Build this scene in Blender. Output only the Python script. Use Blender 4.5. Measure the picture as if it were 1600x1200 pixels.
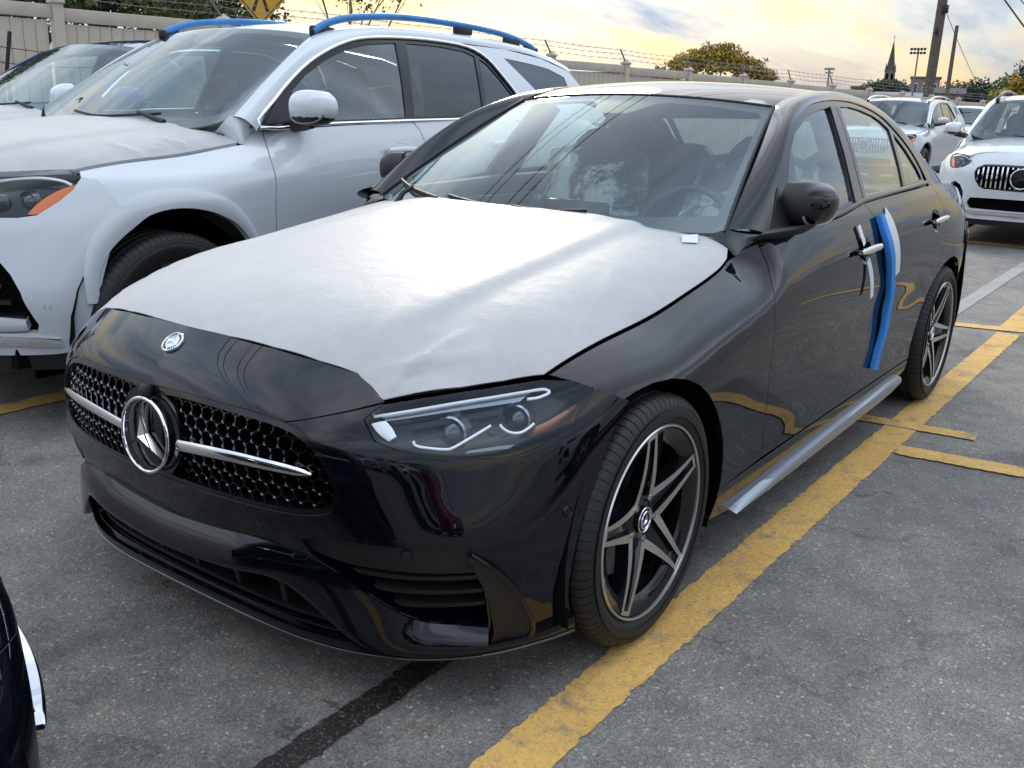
import bpy, bmesh, math, random
import numpy as np
from mathutils import Vector, Matrix
from mathutils.geometry import delaunay_2d_cdt
random.seed(7); RNG = np.random.default_rng(7)
for o in list(bpy.data.objects): bpy.data.objects.remove(o)
SC = bpy.context.scene; COL = SC.collection
R_ = math.radians
# ---------------------------------------------------------------- camera
cam_d = bpy.data.cameras.new('camera'); cam = bpy.data.objects.new('camera', cam_d); COL.objects.link(cam)
SC.camera = cam
cam_d.sensor_width = 36; cam_d.lens = 36*1509.9/1600; cam_d.clip_start = .05; cam_d.clip_end = 3000
_r = Vector((.80581, .59135, .03133)); _u = Vector((-.18844, .20590, .96026)); _b = Vector((.56140, -.77969, .27735))
m = Matrix((_r, _u, _b)).transposed().to_4x4(); m.translation = (1.908, -2.037, 1.327); cam.matrix_world = m
# ---------------------------------------------------------------- sun and sky: low veiled sun behind broken evening cloud
SUN_AZ = R_(-37); SUN_EL = R_(23)
sdir = Vector((math.sin(SUN_AZ)*math.cos(SUN_EL), math.cos(SUN_AZ)*math.cos(SUN_EL), math.sin(SUN_EL)))
sl = bpy.data.lights.new('sun', 'SUN'); sl.energy = .9; sl.angle = R_(12); sl.color = (1, .86, .66)
so = bpy.data.objects.new('sun', sl); COL.objects.link(so); so.rotation_euler = sdir.to_track_quat('Z', 'Y').to_euler(); so.location = (-20, 30, 30)
W = bpy.data.worlds.new('World'); SC.world = W; W.use_nodes = True
def world():
    nt = W.node_tree; nt.nodes.clear(); N = nt.nodes.new; L = nt.links.new
    out = N('ShaderNodeOutputWorld'); mix = N('ShaderNodeMixShader'); b1 = N('ShaderNodeBackground'); b2 = N('ShaderNodeBackground')
    sky = N('ShaderNodeTexSky'); sky.sky_type = 'NISHITA'; sky.sun_disc = False; sky.sun_elevation = SUN_EL; sky.sun_rotation = SUN_AZ
    sky.air_density = 1.2; sky.dust_density = 1.2
    L(sky.outputs[0], b1.inputs[0]); b1.inputs[1].default_value = .065
    tc = N('ShaderNodeTexCoord'); sep = N('ShaderNodeSeparateXYZ'); L(tc.outputs['Generated'], sep.inputs[0])
    def M(op, a, b=None, c=None):
        n = N('ShaderNodeMath'); n.operation = op
        for i, v in enumerate((a, b, c)):
            if v is None: continue
            if isinstance(v, (int, float)): n.inputs[i].default_value = v
            else: L(v, n.inputs[i])
        return n.outputs[0]
    z = M('MAXIMUM', sep.outputs[2], 0.0); zd = M('ADD', z, .16)
    cx = M('DIVIDE', sep.outputs[0], zd); cy = M('DIVIDE', sep.outputs[1], zd)
    cmb = N('ShaderNodeCombineXYZ'); L(cx, cmb.inputs[0]); L(cy, cmb.inputs[1])
    mp = N('ShaderNodeMapping'); mp.inputs['Rotation'].default_value = (0, 0, R_(62)); mp.inputs['Scale'].default_value = (1.0, .38, 1); mp.inputs['Location'].default_value = (3.1, 1.7, 0)
    L(cmb.outputs[0], mp.inputs[0])
    n1 = N('ShaderNodeTexNoise'); n1.inputs['Scale'].default_value = 1.15; n1.inputs['Detail'].default_value = 8; n1.inputs['Roughness'].default_value = .56; n1.inputs['Distortion'].default_value = .6
    n2 = N('ShaderNodeTexNoise'); n2.inputs['Scale'].default_value = 1.5; n2.inputs['Detail'].default_value = 7; n2.inputs['Roughness'].default_value = .6
    L(mp.outputs[0], n1.inputs[0]); L(mp.outputs[0], n2.inputs[0])
    dens = N('ShaderNodeMapRange'); dens.inputs[1].default_value = .40; dens.inputs[2].default_value = .62; L(n1.outputs[0], dens.inputs[0])
    # brightness towards the sun
    dot = N('ShaderNodeVectorMath'); dot.operation = 'DOT_PRODUCT'; nz = N('ShaderNodeVectorMath'); nz.operation = 'NORMALIZE'
    L(tc.outputs['Generated'], nz.inputs[0]); L(nz.outputs[0], dot.inputs[0]); dot.inputs[1].default_value = sdir
    d0 = M('MAXIMUM', dot.outputs['Value'], 0.0)
    glow = M('POWER', d0, 5.0); halo = M('POWER', d0, 60.0)
    up = M('SMOOTH_MIN', M('MULTIPLY', z, 1.8), 1.0, .2)
    low = M('SUBTRACT', 1.0, up)
    lit = M('ADD', M('MULTIPLY', M('MULTIPLY', glow, .20), low), M('MULTIPLY_ADD', n2.outputs[0], M('MULTIPLY_ADD', low, 2.1, .50), M('MULTIPLY_ADD', low, -1.02, -.10)))
    ramp = N('ShaderNodeValToRGB'); cr = ramp.color_ramp
    cr.elements[0].position = .04; cr.elements[0].color = (.34, .44, .60, 1)
    cr.elements[1].position = .60; cr.elements[1].color = (.98, .75, .38, 1)
    e = cr.elements.new(.22); e.color = (.60, .645, .70, 1)
    e = cr.elements.new(.40); e.color = (.80, .69, .50, 1)
    L(lit, ramp.inputs[0])
    st = M('ADD', M('ADD', M('MULTIPLY_ADD', up, 2.15, .43), M('MULTIPLY', glow, .06)), M('MULTIPLY', halo, .5))
    L(ramp.outputs[0], b2.inputs[0]); L(st, b2.inputs[1])
    fac = M('MULTIPLY_ADD', dens.outputs[0], M('MULTIPLY_ADD', low, -.40, .66), M('MULTIPLY_ADD', low, .40, .32))
    L(fac, mix.inputs[0]); L(b1.outputs[0], mix.inputs[1]); L(b2.outputs[0], mix.inputs[2]); L(mix.outputs[0], out.inputs[0])
world()
vs = SC.view_settings; vs.view_transform = 'Standard'; vs.look = 'None'; vs.exposure = 0.6; vs.gamma = 1; vs.use_curve_mapping = False
SC.render.engine = 'CYCLES'; SC.render.resolution_x = 1024; SC.render.resolution_y = 768
SC.cycles.max_bounces = 8; SC.cycles.transparent_max_bounces = 12; SC.cycles.glossy_bounces = 4; SC.cycles.diffuse_bounces = 3
# ---------------------------------------------------------------- surfaces (numpy only)
def pchip(xk, yk, x):
    xk = np.asarray(xk, float); yk = np.asarray(yk, float); x = np.asarray(x, float)
    h = np.diff(xk); d = np.diff(yk) / h
    m = np.zeros_like(yk)
    for i in range(1, len(xk) - 1):
        if d[i-1] * d[i] > 0:
            w1 = 2*h[i] + h[i-1]; w2 = h[i] + 2*h[i-1]
            m[i] = (w1 + w2) / (w1/d[i-1] + w2/d[i])
    m[0] = d[0]; m[-1] = d[-1]
    i = np.clip(np.searchsorted(xk, x) - 1, 0, len(xk) - 2)
    t = (x - xk[i]) / h[i]
    lo = t < 0; hi = t > 1; tc = np.clip(t, 0, 1)
    r = ((2*tc**3 - 3*tc**2 + 1)*yk[i] + (tc**3 - 2*tc**2 + tc)*h[i]*m[i] + (-2*tc**3 + 3*tc**2)*yk[i+1] + (tc**3 - tc**2)*h[i]*m[i+1])
    r = np.where(lo, yk[0] + (x - xk[0])*m[0], r)
    return np.where(hi, yk[-1] + (x - xk[-1])*m[-1], r)

def gblur(a, sig, axis):
    if sig <= 0: return a
    r = int(sig*3) + 1; k = np.exp(-.5*(np.arange(-r, r+1)/sig)**2); k /= k.sum()
    n = a.shape[axis]; r2 = min(r, n-1)
    pad = [(0, 0)]*a.ndim; pad[axis] = (r2, r2)
    p = np.pad(a, pad, mode='reflect', reflect_type='odd')
    kk = k[r-r2:r+r2+1]; kk = kk/kk.sum()
    return np.apply_along_axis(lambda v: np.convolve(v, kk, 'valid'), axis, p)

def crom(t):
    return np.stack([-.5*t+t*t-.5*t**3, 1-2.5*t*t+1.5*t**3, .5*t+2*t*t-1.5*t**3, -.5*t*t+.5*t**3], -1)

class Fun1:
    def __init__(s, xk, yk, sig=0., n=200):
        s.a0, s.a1, s.n = xk[0], xk[-1], n
        s.g = gblur(pchip(xk, yk, np.linspace(s.a0, s.a1, n)), sig/(s.a1-s.a0)*(n-1), 0)
    def __call__(s, x):
        t = (np.asarray(x, float)-s.a0)/(s.a1-s.a0)*(s.n-1); i = np.clip(np.floor(t).astype(int), 0, s.n-2); f = t-i
        w = crom(np.clip(f, -1, 2)); r = 0
        for k in range(4): r = r + w[..., k]*s.g[np.clip(i+k-1, 0, s.n-1)]
        return r

class HMap:
    def __init__(s, ak, bk, tab, sa, sb, na=160, nb=90):
        tab = np.array(tab, float); s.a0, s.a1, s.b0, s.b1, s.na, s.nb = ak[0], ak[-1], bk[0], bk[-1], na, nb
        A = np.linspace(s.a0, s.a1, na); B = np.linspace(s.b0, s.b1, nb)
        m = np.array([pchip(bk, r, B) for r in tab]); m = np.array([pchip(ak, c, A) for c in m.T]).T
        m = gblur(m, sa/(s.a1-s.a0)*(na-1), 0); s.g = gblur(m, sb/(s.b1-s.b0)*(nb-1), 1)
    def __call__(s, a, b):
        a = np.clip(np.asarray(a, float), s.a0, s.a1); b = np.clip(np.asarray(b, float), s.b0, s.b1)
        ta = (a-s.a0)/(s.a1-s.a0)*(s.na-1); tb = (b-s.b0)/(s.b1-s.b0)*(s.nb-1)
        i = np.clip(np.floor(ta).astype(int), 0, s.na-2); j = np.clip(np.floor(tb).astype(int), 0, s.nb-2)
        wa, wb = crom(ta-i), crom(tb-j); r = 0.
        for k in range(4):
            ii = np.clip(i+k-1, 0, s.na-1)
            for l in range(4):
                r = r + wa[..., k]*wb[..., l]*s.g[ii, np.clip(j+l-1, 0, s.nb-1)]
        return r

def sstep(a, b, x):
    t = np.clip((x-a)/(b-a), 0, 1); return t*t*(3-2*t)

# ---- sedan: car frame = world frame, +X car left, +Y rearward, origin on the ground under the front axle
SX = [0, .12, .24, .36, .48, .58, .67, .75, .81, .855, .885, .90]
S01 = np.linspace(0, 1, 12)
FZ = [.10, .20, .30, .40, .48, .56, .64, .70, .76, .82]
FY = [[-.700, -.700, -.697, -.690, -.668, -.628, -.570, -.490, -.405, -.31, -.225, -.10],
      [-.728, -.727, -.722, -.713, -.688, -.646, -.586, -.505, -.42, -.325, -.24, -.115],
      [-.755, -.753, -.747, -.735, -.705, -.660, -.597, -.517, -.432, -.338, -.25, -.12],
      [-.782, -.780, -.772, -.757, -.722, -.673, -.606, -.524, -.438, -.343, -.252, -.12],
      [-.802, -.800, -.792, -.774, -.737, -.684, -.613, -.526, -.437, -.342, -.25, -.12],
      [-.814, -.812, -.804, -.787, -.748, -.690, -.612, -.518, -.425, -.33, -.235, -.10],
      [-.815, -.812, -.803, -.784, -.742, -.677, -.590, -.488, -.39, -.293, -.20, -.08],
      [-.798, -.795, -.784, -.757, -.703, -.630, -.535, -.427, -.325, -.235, -.15, -.05],
      [-.757, -.753, -.738, -.703, -.638, -.557, -.462, -.350, -.25, -.16, -.08, .0],
      [-.665, -.660, -.643, -.603, -.530, -.440, -.330, -.200, -.10, .0, .06, .1]]
_d = -.058*np.exp(-((np.array(FZ)[:, None]-.40)/.10)**2)*sstep(.30, .62, S01)[None]*(1-sstep(.80, 1., S01))[None]
FY = (np.array(FY)+_d).tolist()
fasx = Fun1(S01, SX, .05)
fasy = HMap(S01, FZ, np.array(FY).T, .06, .028)
def fascia(uv):
    s, z = uv[:, 0], uv[:, 1]; a = np.abs(s)
    x = fasx(a)*(1-.03*sstep(.32, .10, z))
    x = x - fasx(np.zeros(1))[0]*(1-a)
    return np.stack([np.sign(s)*x, fasy(a, z), z], 1)

HX = [0, .15, .30, .45, .55, .62, .68, .72, .76, .80]
HY = [-.8, -.7, -.6, -.45, -.3, -.1, .1, .35, .6, .8]
HT = [[.71, .705, .68, .60, .50, .40, .32, .27, .22, .17],
      [.80, .797, .778, .722, .655, .58, .50, .44, .38, .32],
      [.838, .834, .820, .785, .742, .690, .63, .58, .52, .45],
      [.872, .868, .857, .832, .802, .772, .737, .703, .662, .61],
      [.898, .894, .885, .867, .846, .824, .796, .770, .740, .70],
      [.928, .925, .917, .900, .883, .865, .842, .818, .788, .745],
      [.953, .950, .943, .928, .912, .895, .873, .852, .822, .77],
      [.980, .978, .971, .958, .944, .930, .913, .898, .875, .838],
      [1.00, .998, .992, .981, .970, .960, .948, .938, .922, .89],
      [1.012, 1.01, 1.005, .997, .99, .983, .973, .965, .953, .93]]
hoodz = HMap(HY, HX, HT, .05, .035)
def hood(uv):
    x, y = uv[:, 0], uv[:, 1]; a = np.abs(x)
    z = hoodz(y, a)
    sg = lambda c, w: 1/(1+np.exp(-np.clip((c-a)/w, -30, 30)))
    f = sstep(-.72, -.40, y)                         # power-dome creases
    z = z + .013*sg(.462+.020*np.cos(y*2.2), .011)*f + .007*sg(.30+.07*(y+.5), .016)*sstep(-.55, .1, y)
    return np.stack([x, y, z], 1)
hedge = Fun1([-.36, -.28, -.10, .10, .30, .43, .54, .64, .8], [.742, .748, .757, .766, .775, .778, .775, .757, .74], .03)
def hedge_z(y): return hood(np.stack([hedge(y), np.asarray(y, float)], 1))[:, 2]

SZ = [.10, .20, .28, .34, .44, .55, .66, .74, .80, .86, .92, 1.0, 1.08]
SY = [-.45, -.25, -.1, .05, .3, .56, .75, 1.2, 1.8, 2.3, 2.6, 2.865, 3.2, 3.5, 3.8]
ST = [[.80, .82, .825, .825, .825, .82, .80, .74, .66, .56, .46, .36, .26],
      [.845, .865, .872, .876, .878, .878, .868, .80, .70, .60, .50, .4, .3],
      [.86, .88, .888, .893, .897, .90, .895, .855, .77, .66, .56, .46, .36],
      [.86, .88, .892, .90, .905, .908, .907, .885, .815, .70, .60, .5, .4],
      [.85, .875, .890, .894, .899, .905, .908, .904, .878, .805, .70, .58, .46],
      [.84, .868, .888, .888, .893, .899, .906, .908, .900, .872, .810, .72, .60],
      [.835, .868, .889, .886, .891, .897, .904, .908, .904, .886, .855, .80, .74],
      [.835, .868, .890, .885, .889, .896, .904, .908, .908, .900, .880, .845, .79],
      [.835, .868, .890, .885, .889, .896, .904, .909, .910, .905, .890, .857, .80],
      [.838, .870, .890, .886, .891, .898, .906, .911, .913, .910, .896, .865, .81],
      [.845, .872, .89, .893, .899, .905, .911, .915, .916, .911, .897, .866, .81],
      [.85, .87, .885, .892, .90, .907, .914, .917, .915, .908, .892, .858, .80],
      [.80, .83, .85, .86, .873, .886, .893, .893, .889, .879, .858, .815, .75],
      [.73, .76, .78, .79, .81, .825, .832, .830, .823, .810, .785, .735, .66],
      [.45, .50, .54, .56, .60, .62, .62, .61, .59, .56, .52, .45, .36]]
sidex = HMap(SY, SZ, ST, .09, .022, 260, 120)
_ys = np.linspace(-.35, .8, 60)
_dl = Fun1(_ys, hedge(_ys) - sidex(_ys, hedge_z(_ys)), .03)
_hz = Fun1(_ys, hedge_z(_ys), .02)
def side(uv):
    y, z = uv[:, 0], uv[:, 1]
    x = sidex(y, z)
    yc = np.clip(y, -.35, .8)
    w = sstep(_hz(yc)-.14, _hz(yc), z)*(1-sstep(.58, .78, y))
    x = x + _dl(yc)*w
    x = x - .006*np.exp(-((z-.60-.02*(y-1.4))/.07)**2)*sstep(.5, 1., y)*(1-sstep(2.2, 2.5, y))
    return np.stack([x, y, z], 1)

ghx = Fun1([.5, .8, 1.2, 1.8, 2.3, 2.75, 3.2, 3.5], [.775, .822, .845, .855, .852, .828, .765, .70], .1)
def ghouse(uv):
    y, z = uv[:, 0], uv[:, 1]; d = z-1.0
    return np.stack([ghx(y) - .48*d - .22*d*d, y, z], 1)
# ---------------------------------------------------------------- materials
MATS = {}
def mat(name, col=(.5, .5, .5), rough=.5, metal=0., coat=0., spec=.5, nscale=0., ncol=0., bump=0., bscale=80., crough=.03, trans=0., alpha=1., vr=0., emit=None, obj=False, sheen=0.):
    if name in MATS: return MATS[name]
    m = bpy.data.materials.new(name); m.use_nodes = True; nt = m.node_tree; b = nt.nodes['Principled BSDF']; L = nt.links.new
    b.inputs['Base Color'].default_value = (*col, 1); b.inputs['Roughness'].default_value = rough; b.inputs['Metallic'].default_value = metal
    b.inputs['Coat Weight'].default_value = coat; b.inputs['Coat Roughness'].default_value = crough; b.inputs['Specular IOR Level'].default_value = spec
    b.inputs['Transmission Weight'].default_value = trans; b.inputs['Alpha'].default_value = alpha; b.inputs['Sheen Weight'].default_value = sheen
    tc = nt.nodes.new('ShaderNodeTexCoord'); vec = tc.outputs['Object']
    if ncol or vr:
        n = nt.nodes.new('ShaderNodeTexNoise'); n.inputs['Scale'].default_value = nscale; n.inputs['Detail'].default_value = 6; n.inputs['Roughness'].default_value = .6
        L(vec, n.inputs[0])
        if ncol:
            r = nt.nodes.new('ShaderNodeValToRGB'); r.color_ramp.elements[0].position = .3; r.color_ramp.elements[1].position = .7
            r.color_ramp.elements[0].color = (*[c*(1-ncol) for c in col], 1); r.color_ramp.elements[1].color = (*[min(1, c*(1+ncol)) for c in col], 1)
            L(n.outputs[0], r.inputs[0]); L(r.outputs[0], b.inputs['Base Color'])
        if vr:
            q = nt.nodes.new('ShaderNodeMapRange'); q.inputs[3].default_value = max(0, rough-vr); q.inputs[4].default_value = min(1, rough+vr)
            L(n.outputs[0], q.inputs[0]); L(q.outputs[0], b.inputs['Roughness'])
    if bump:
        n = nt.nodes.new('ShaderNodeTexNoise'); n.inputs['Scale'].default_value = bscale; n.inputs['Detail'].default_value = 4; L(vec, n.inputs[0])
        q = nt.nodes.new('ShaderNodeBump'); q.inputs['Strength'].default_value = bump; q.inputs['Distance'].default_value = .004
        L(n.outputs[0], q.inputs['Height']); L(q.outputs[0], b.inputs['Normal'])
    if emit:
        b.inputs['Emission Color'].default_value = (*emit[0], 1); b.inputs['Emission Strength'].default_value = emit[1]
    MATS[name] = m; return m
def glass(name, tint=(.80, .88, .86), ior=1.5, rough=0.):
    """thin pane: tinted transparency plus a mirror coat with Schlick reflectance, the same from both sides"""
    if name in MATS: return MATS[name]
    m = bpy.data.materials.new(name); m.use_nodes = True; nt = m.node_tree; nt.nodes.clear(); N = nt.nodes.new; L = nt.links.new
    out = N('ShaderNodeOutputMaterial'); mx = N('ShaderNodeMixShader'); t = N('ShaderNodeBsdfTransparent'); g = N('ShaderNodeBsdfGlossy'); ge = N('ShaderNodeNewGeometry')
    g.inputs[0].default_value = (.90, .97, 1., 1); t.inputs[0].default_value = (*tint, 1); g.inputs['Roughness'].default_value = rough
    dt = N('ShaderNodeVectorMath'); dt.operation = 'DOT_PRODUCT'; L(ge.outputs['Incoming'], dt.inputs[0]); L(ge.outputs['Normal'], dt.inputs[1])
    def M(op, a, b=None):
        n = N('ShaderNodeMath'); n.operation = op
        for k, v in enumerate((a, b)):
            if v is None: continue
            if isinstance(v, float): n.inputs[k].default_value = v
            else: L(v, n.inputs[k])
        return n.outputs[0]
    f0 = ((ior-1)/(ior+1))**2; q = M('POWER', M('SUBTRACT', 1., M('ABSOLUTE', dt.outputs['Value'])), 5.); f = M('ADD', M('MULTIPLY', q, 1-f0), f0)
    L(f, mx.inputs[0]); L(t.outputs[0], mx.inputs[1]); L(g.outputs[0], mx.inputs[2]); L(mx.outputs[0], out.inputs[0])
    MATS[name] = m; return m
def paint(name, col, rough=.28, coat=1., metal=0.):
    return mat(name, col, rough, metal, coat, .5, crough=.015)
BLACK = mat('black_paint', (.0018, .0024, .005), .015, spec=.5)
WHITE = paint('white_paint', (.58, .605, .635), .32)
SILVER = paint('silver_paint', (.46, .48, .50), .35, metal=.35)
NAVY = mat('navy_paint', (.010, .022, .13), .03, spec=.6)
GLOSSB = mat('gloss_black_trim', (.004, .004, .005), .12)
MATTB = mat('matte_black_plastic', (.007, .007, .008), .5, bump=.15, bscale=900)
DARK = mat('dark_cavity', (.003, .003, .003), .9, spec=.1)
RUBBER = mat('tyre_rubber', (.0075, .0075, .008), .6, bump=.12, bscale=300, nscale=6, vr=.1)
CHROME = mat('chrome', (.82, .83, .85), .06, 1.)
SATIN = mat('satin_metal', (.66, .645, .615), .34, 1.)
RIMB = mat('rim_black', (.005, .005, .006), .07)
STEEL = mat('brake_steel', (.35, .35, .36), .35, 1., nscale=3, vr=.1)
GLASS_W = glass('windscreen_glass', (.80, .92, .88), 2.0)
GLASS_S = glass('side_glass', (.78, .90, .86), 2.2)
GLASS_T = glass('tinted_glass', (.10, .11, .12), 1.9)
GLASS_C = glass('lamp_cover', (.96, .97, .98), 1.5)
CLOTH = mat('black_upholstery', (.012, .012, .014), .6, bump=.3, bscale=60)
DASH = mat('dashboard_plastic', (.008, .008, .010), .5, bump=.2, bscale=400)
CREAM = mat('pale_interior_trim', (.32, .31, .28), .6)
BLUEF = mat('blue_foam', (.012, .20, .62), .55, bump=.25, bscale=500, nscale=25, ncol=.12)
ORANGE = mat('amber_reflector', (.22, .045, .016), .2, coat=.6)
DRL = mat('lamp_white_plastic', (.88, .90, .94), .2, coat=.8)
LAMPG = mat('lamp_grey_bezel', (.008, .0085, .010), .18, nscale=8, vr=.1)
LENS = mat('projector_lens', (.02, .025, .035), .03, coat=1.)
TAPE = mat('translucent_tape', (.62, .66, .70), .35, bump=.3, bscale=120)
def film_mat():
    m = bpy.data.materials.new('white_protective_film'); m.use_nodes = True; nt = m.node_tree; b = nt.nodes['Principled BSDF']; N = nt.nodes.new; L = nt.links.new
    b.inputs['Roughness'].default_value = .42; b.inputs['Specular IOR Level'].default_value = .45; b.inputs['Sheen Weight'].default_value = .25
    tc = N('ShaderNodeTexCoord'); n = N('ShaderNodeTexNoise'); n.inputs['Scale'].default_value = 7; n.inputs['Detail'].default_value = 9; n.inputs['Roughness'].default_value = .72; L(tc.outputs['Object'], n.inputs[0])
    r = N('ShaderNodeValToRGB'); r.color_ramp.elements[0].position = .3; r.color_ramp.elements[0].color = (.365, .357, .349, 1); r.color_ramp.elements[1].position = .72; r.color_ramp.elements[1].color = (.445, .436, .426, 1)
    L(n.outputs[0], r.inputs[0]); L(r.outputs[0], b.inputs['Base Color'])
    n2 = N('ShaderNodeTexNoise'); n2.inputs['Scale'].default_value = 230; n2.inputs['Detail'].default_value = 5; L(tc.outputs['Object'], n2.inputs[0])
    n3 = N('ShaderNodeTexNoise'); n3.inputs['Scale'].default_value = 16; n3.inputs['Detail'].default_value = 4; L(tc.outputs['Object'], n3.inputs[0])
    ab = N('ShaderNodeMath'); ab.operation = 'SUBTRACT'; ab.inputs[1].default_value = .5; L(n3.outputs[0], ab.inputs[0]); ab2 = N('ShaderNodeMath'); ab2.operation = 'ABSOLUTE'; L(ab.outputs[0], ab2.inputs[0])
    ad = N('ShaderNodeMath'); ad.operation = 'MULTIPLY_ADD'; ad.inputs[1].default_value = -4.; L(ab2.outputs[0], ad.inputs[0]); L(n2.outputs[0], ad.inputs[2])
    q = N('ShaderNodeBump'); q.inputs['Strength'].default_value = .22; q.inputs['Distance'].default_value = .002; L(ad.outputs[0], q.inputs['Height']); L(q.outputs[0], b.inputs['Normal'])
    return m
FILM = film_mat()

# ---------------------------------------------------------------- objects
def tag(o, label=None, cat=None, group=None, kind=None):
    if label: o['label'] = label
    if cat: o['category'] = cat
    if group: o['group'] = group
    if kind: o['kind'] = kind
    return o
def empty(name, loc=(0, 0, 0), rz=0., parent=None):
    o = bpy.data.objects.new(name, None); COL.objects.link(o); o.location = loc; o.rotation_euler = (0, 0, rz); o.parent = parent; o.empty_display_size = .1
    return o
def link(name, me, parent=None, loc=None, rot=None):
    o = bpy.data.objects.new(name, me); COL.objects.link(o); o.parent = parent
    if loc is not None: o.location = loc
    if rot is not None: o.rotation_euler = rot
    return o
def copy_tree(o, parent=None):
    c = o.copy(); COL.objects.link(c); c.parent = parent
    for ch in list(o.children): copy_tree(ch, c)
    return c
def mk(name, V, Fc, material, parent=None, sharp=35, normals=None, mats=None, midx=None):
    me = bpy.data.meshes.new(name); me.from_pydata([tuple(map(float, v)) for v in V], [], [tuple(map(int, f)) for f in Fc]); me.update()
    me.polygons.foreach_set('use_smooth', [sharp > 0]*len(me.polygons))
    for mm in (mats or [material]): me.materials.append(mm)
    if midx is not None: me.polygons.foreach_set('material_index', midx)
    if normals is not None: me.normals_split_custom_set_from_vertices([tuple(map(float, n)) for n in normals])
    elif 0 < sharp < 180: me.set_sharp_from_angle(angle=R_(sharp))
    return link(name, me, parent)
class MB:
    def __init__(s): s.V = []; s.F = []
    def add(s, V, F, M4=None):
        b = len(s.V)
        for v in V: s.V.append(tuple(M4 @ Vector(v)) if M4 is not None else tuple(v))
        for f in F: s.F.append(tuple(i+b for i in f))
        return s
    def box(s, c, sz, M4=None, bev=0.):
        x, y, z = [k/2 for k in sz]
        if bev > 0:
            bm = bmesh.new(); bmesh.ops.create_cube(bm, size=1); bmesh.ops.scale(bm, vec=sz, verts=bm.verts)
            bmesh.ops.bevel(bm, geom=bm.edges[:]+bm.verts[:], offset=bev, segments=2, affect='EDGES', profile=.5)
            bm.verts.ensure_lookup_table(); bm.verts.index_update()
            V = [Vector(v.co)+Vector(c) for v in bm.verts]; F = [[v.index for v in f.verts] for f in bm.faces]; bm.free()
            return s.add(V, F, M4)
        V = [(c[0]+a*x, c[1]+b*y, c[2]+d*z) for a in (-1, 1) for b in (-1, 1) for d in (-1, 1)]
        return s.add(V, [(0, 1, 3, 2), (4, 6, 7, 5), (0, 4, 5, 1), (2, 3, 7, 6), (0, 2, 6, 4), (1, 5, 7, 3)], M4)
    def tube(s, path, r, n=8, cap=True, closed=False):
        P = [Vector(p) for p in path]; k = len(P); rs = r if hasattr(r, '__len__') else [r]*k
        T = []
        for i in range(k):
            a = P[i-1] if (i > 0 or closed) else P[i]; b = P[(i+1) % k] if (i < k-1 or closed) else P[i]
            T.append((b-a).normalized())
        up = Vector((0, 0, 1)) if abs(T[0].z) < .9 else Vector((1, 0, 0)); nx = T[0].cross(up).normalized(); V = []
        for i in range(k):
            nx = (nx - T[i]*nx.dot(T[i])).normalized(); ny = T[i].cross(nx)
            for j in range(n):
                a = 2*math.pi*j/n; V.append(P[i]+(nx*math.cos(a)+ny*math.sin(a))*rs[i])
        F = []
        for i in range(k if closed else k-1):
            for j in range(n):
                i2 = (i+1) % k; F.append((i*n+j, i*n+(j+1) % n, i2*n+(j+1) % n, i2*n+j))
        if cap and not closed: F.append(tuple(range(n))[::-1]); F.append(tuple((k-1)*n+j for j in range(n)))
        return s.add(V, F)
    def lathe(s, prof, n=48, M4=None):
        V = []; k = len(prof)          # axis X, prof = (radius, x)
        for i in range(n):
            a = 2*math.pi*i/n
            for r, x in prof: V.append((x, r*math.cos(a), r*math.sin(a)))
        F = [(i*k+j, i*k+j+1, ((i+1) % n)*k+j+1, ((i+1) % n)*k+j) for i in range(n) for j in range(k-1)]
        return s.add(V, F, M4)
    def grid(s, P, closed_u=False):
        P = np.asarray(P); a, b = P.shape[:2]
        V = P.reshape(-1, 3); F = [(i*b+j, i*b+j+1, ((i+1) % a)*b+j+1, ((i+1) % a)*b+j) for i in range(a if closed_u else a-1) for j in range(b-1)]
        return s.add(V, F)
    def prism(s, poly, z0, z1, M4=None):
        n = len(poly); V = [(p[0], p[1], z0) for p in poly]+[(p[0], p[1], z1) for p in poly]
        F = [tuple(range(n))[::-1], tuple(range(n, 2*n))]+[(i, (i+1) % n, n+(i+1) % n, n+i) for i in range(n)]
        return s.add(V, F, M4)
    def obj(s, name, material, parent=None, sharp=35): return mk(name, s.V, s.F, material, parent, sharp)

def crv(pts, n=8, closed=False):
    P = np.asarray(pts, float); k = len(P); out = []
    for i in range(k if closed else k-1):
        p0, p1, p2, p3 = (P[(i-1) % k], P[i], P[(i+1) % k], P[(i+2) % k]) if closed else (P[max(i-1, 0)], P[i], P[i+1], P[min(i+2, k-1)])
        for j in range(n):
            t = j/n; w = crom(np.array(t)); out.append(w[0]*p0+w[1]*p1+w[2]*p2+w[3]*p3)
    if not closed: out.append(P[-1])
    return np.array(out)
def inpoly(Q, poly):
    r = np.zeros(len(Q), bool); x, y = Q[:, 0], Q[:, 1]; n = len(poly)
    for i in range(n):
        x1, y1 = poly[i]; x2, y2 = poly[(i+1) % n]
        if y1 == y2: continue
        c = ((y1 > y) != (y2 > y)) & (x < (x2-x1)*(y-y1)/(y2-y1)+x1); r ^= c
    return r
def dens(poly, step):
    out = []; n = len(poly)
    for i in range(n):
        a, b = poly[i], poly[(i+1) % n]; k = max(1, int(np.ceil(np.linalg.norm(b-a)/step)))
        for j in range(k): out.append(a+(b-a)*j/k)
    return np.array(out)
def inset(poly, d):
    n = len(poly); A = sum(poly[i][0]*poly[(i+1) % n][1]-poly[(i+1) % n][0]*poly[i][1] for i in range(n)); sg = 1 if A > 0 else -1
    t = np.roll(poly, -1, 0)-np.roll(poly, 1, 0); t /= np.linalg.norm(t, axis=1)[:, None]+1e-12
    return poly+sg*d*np.stack([-t[:, 1], t[:, 0]], 1)
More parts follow.
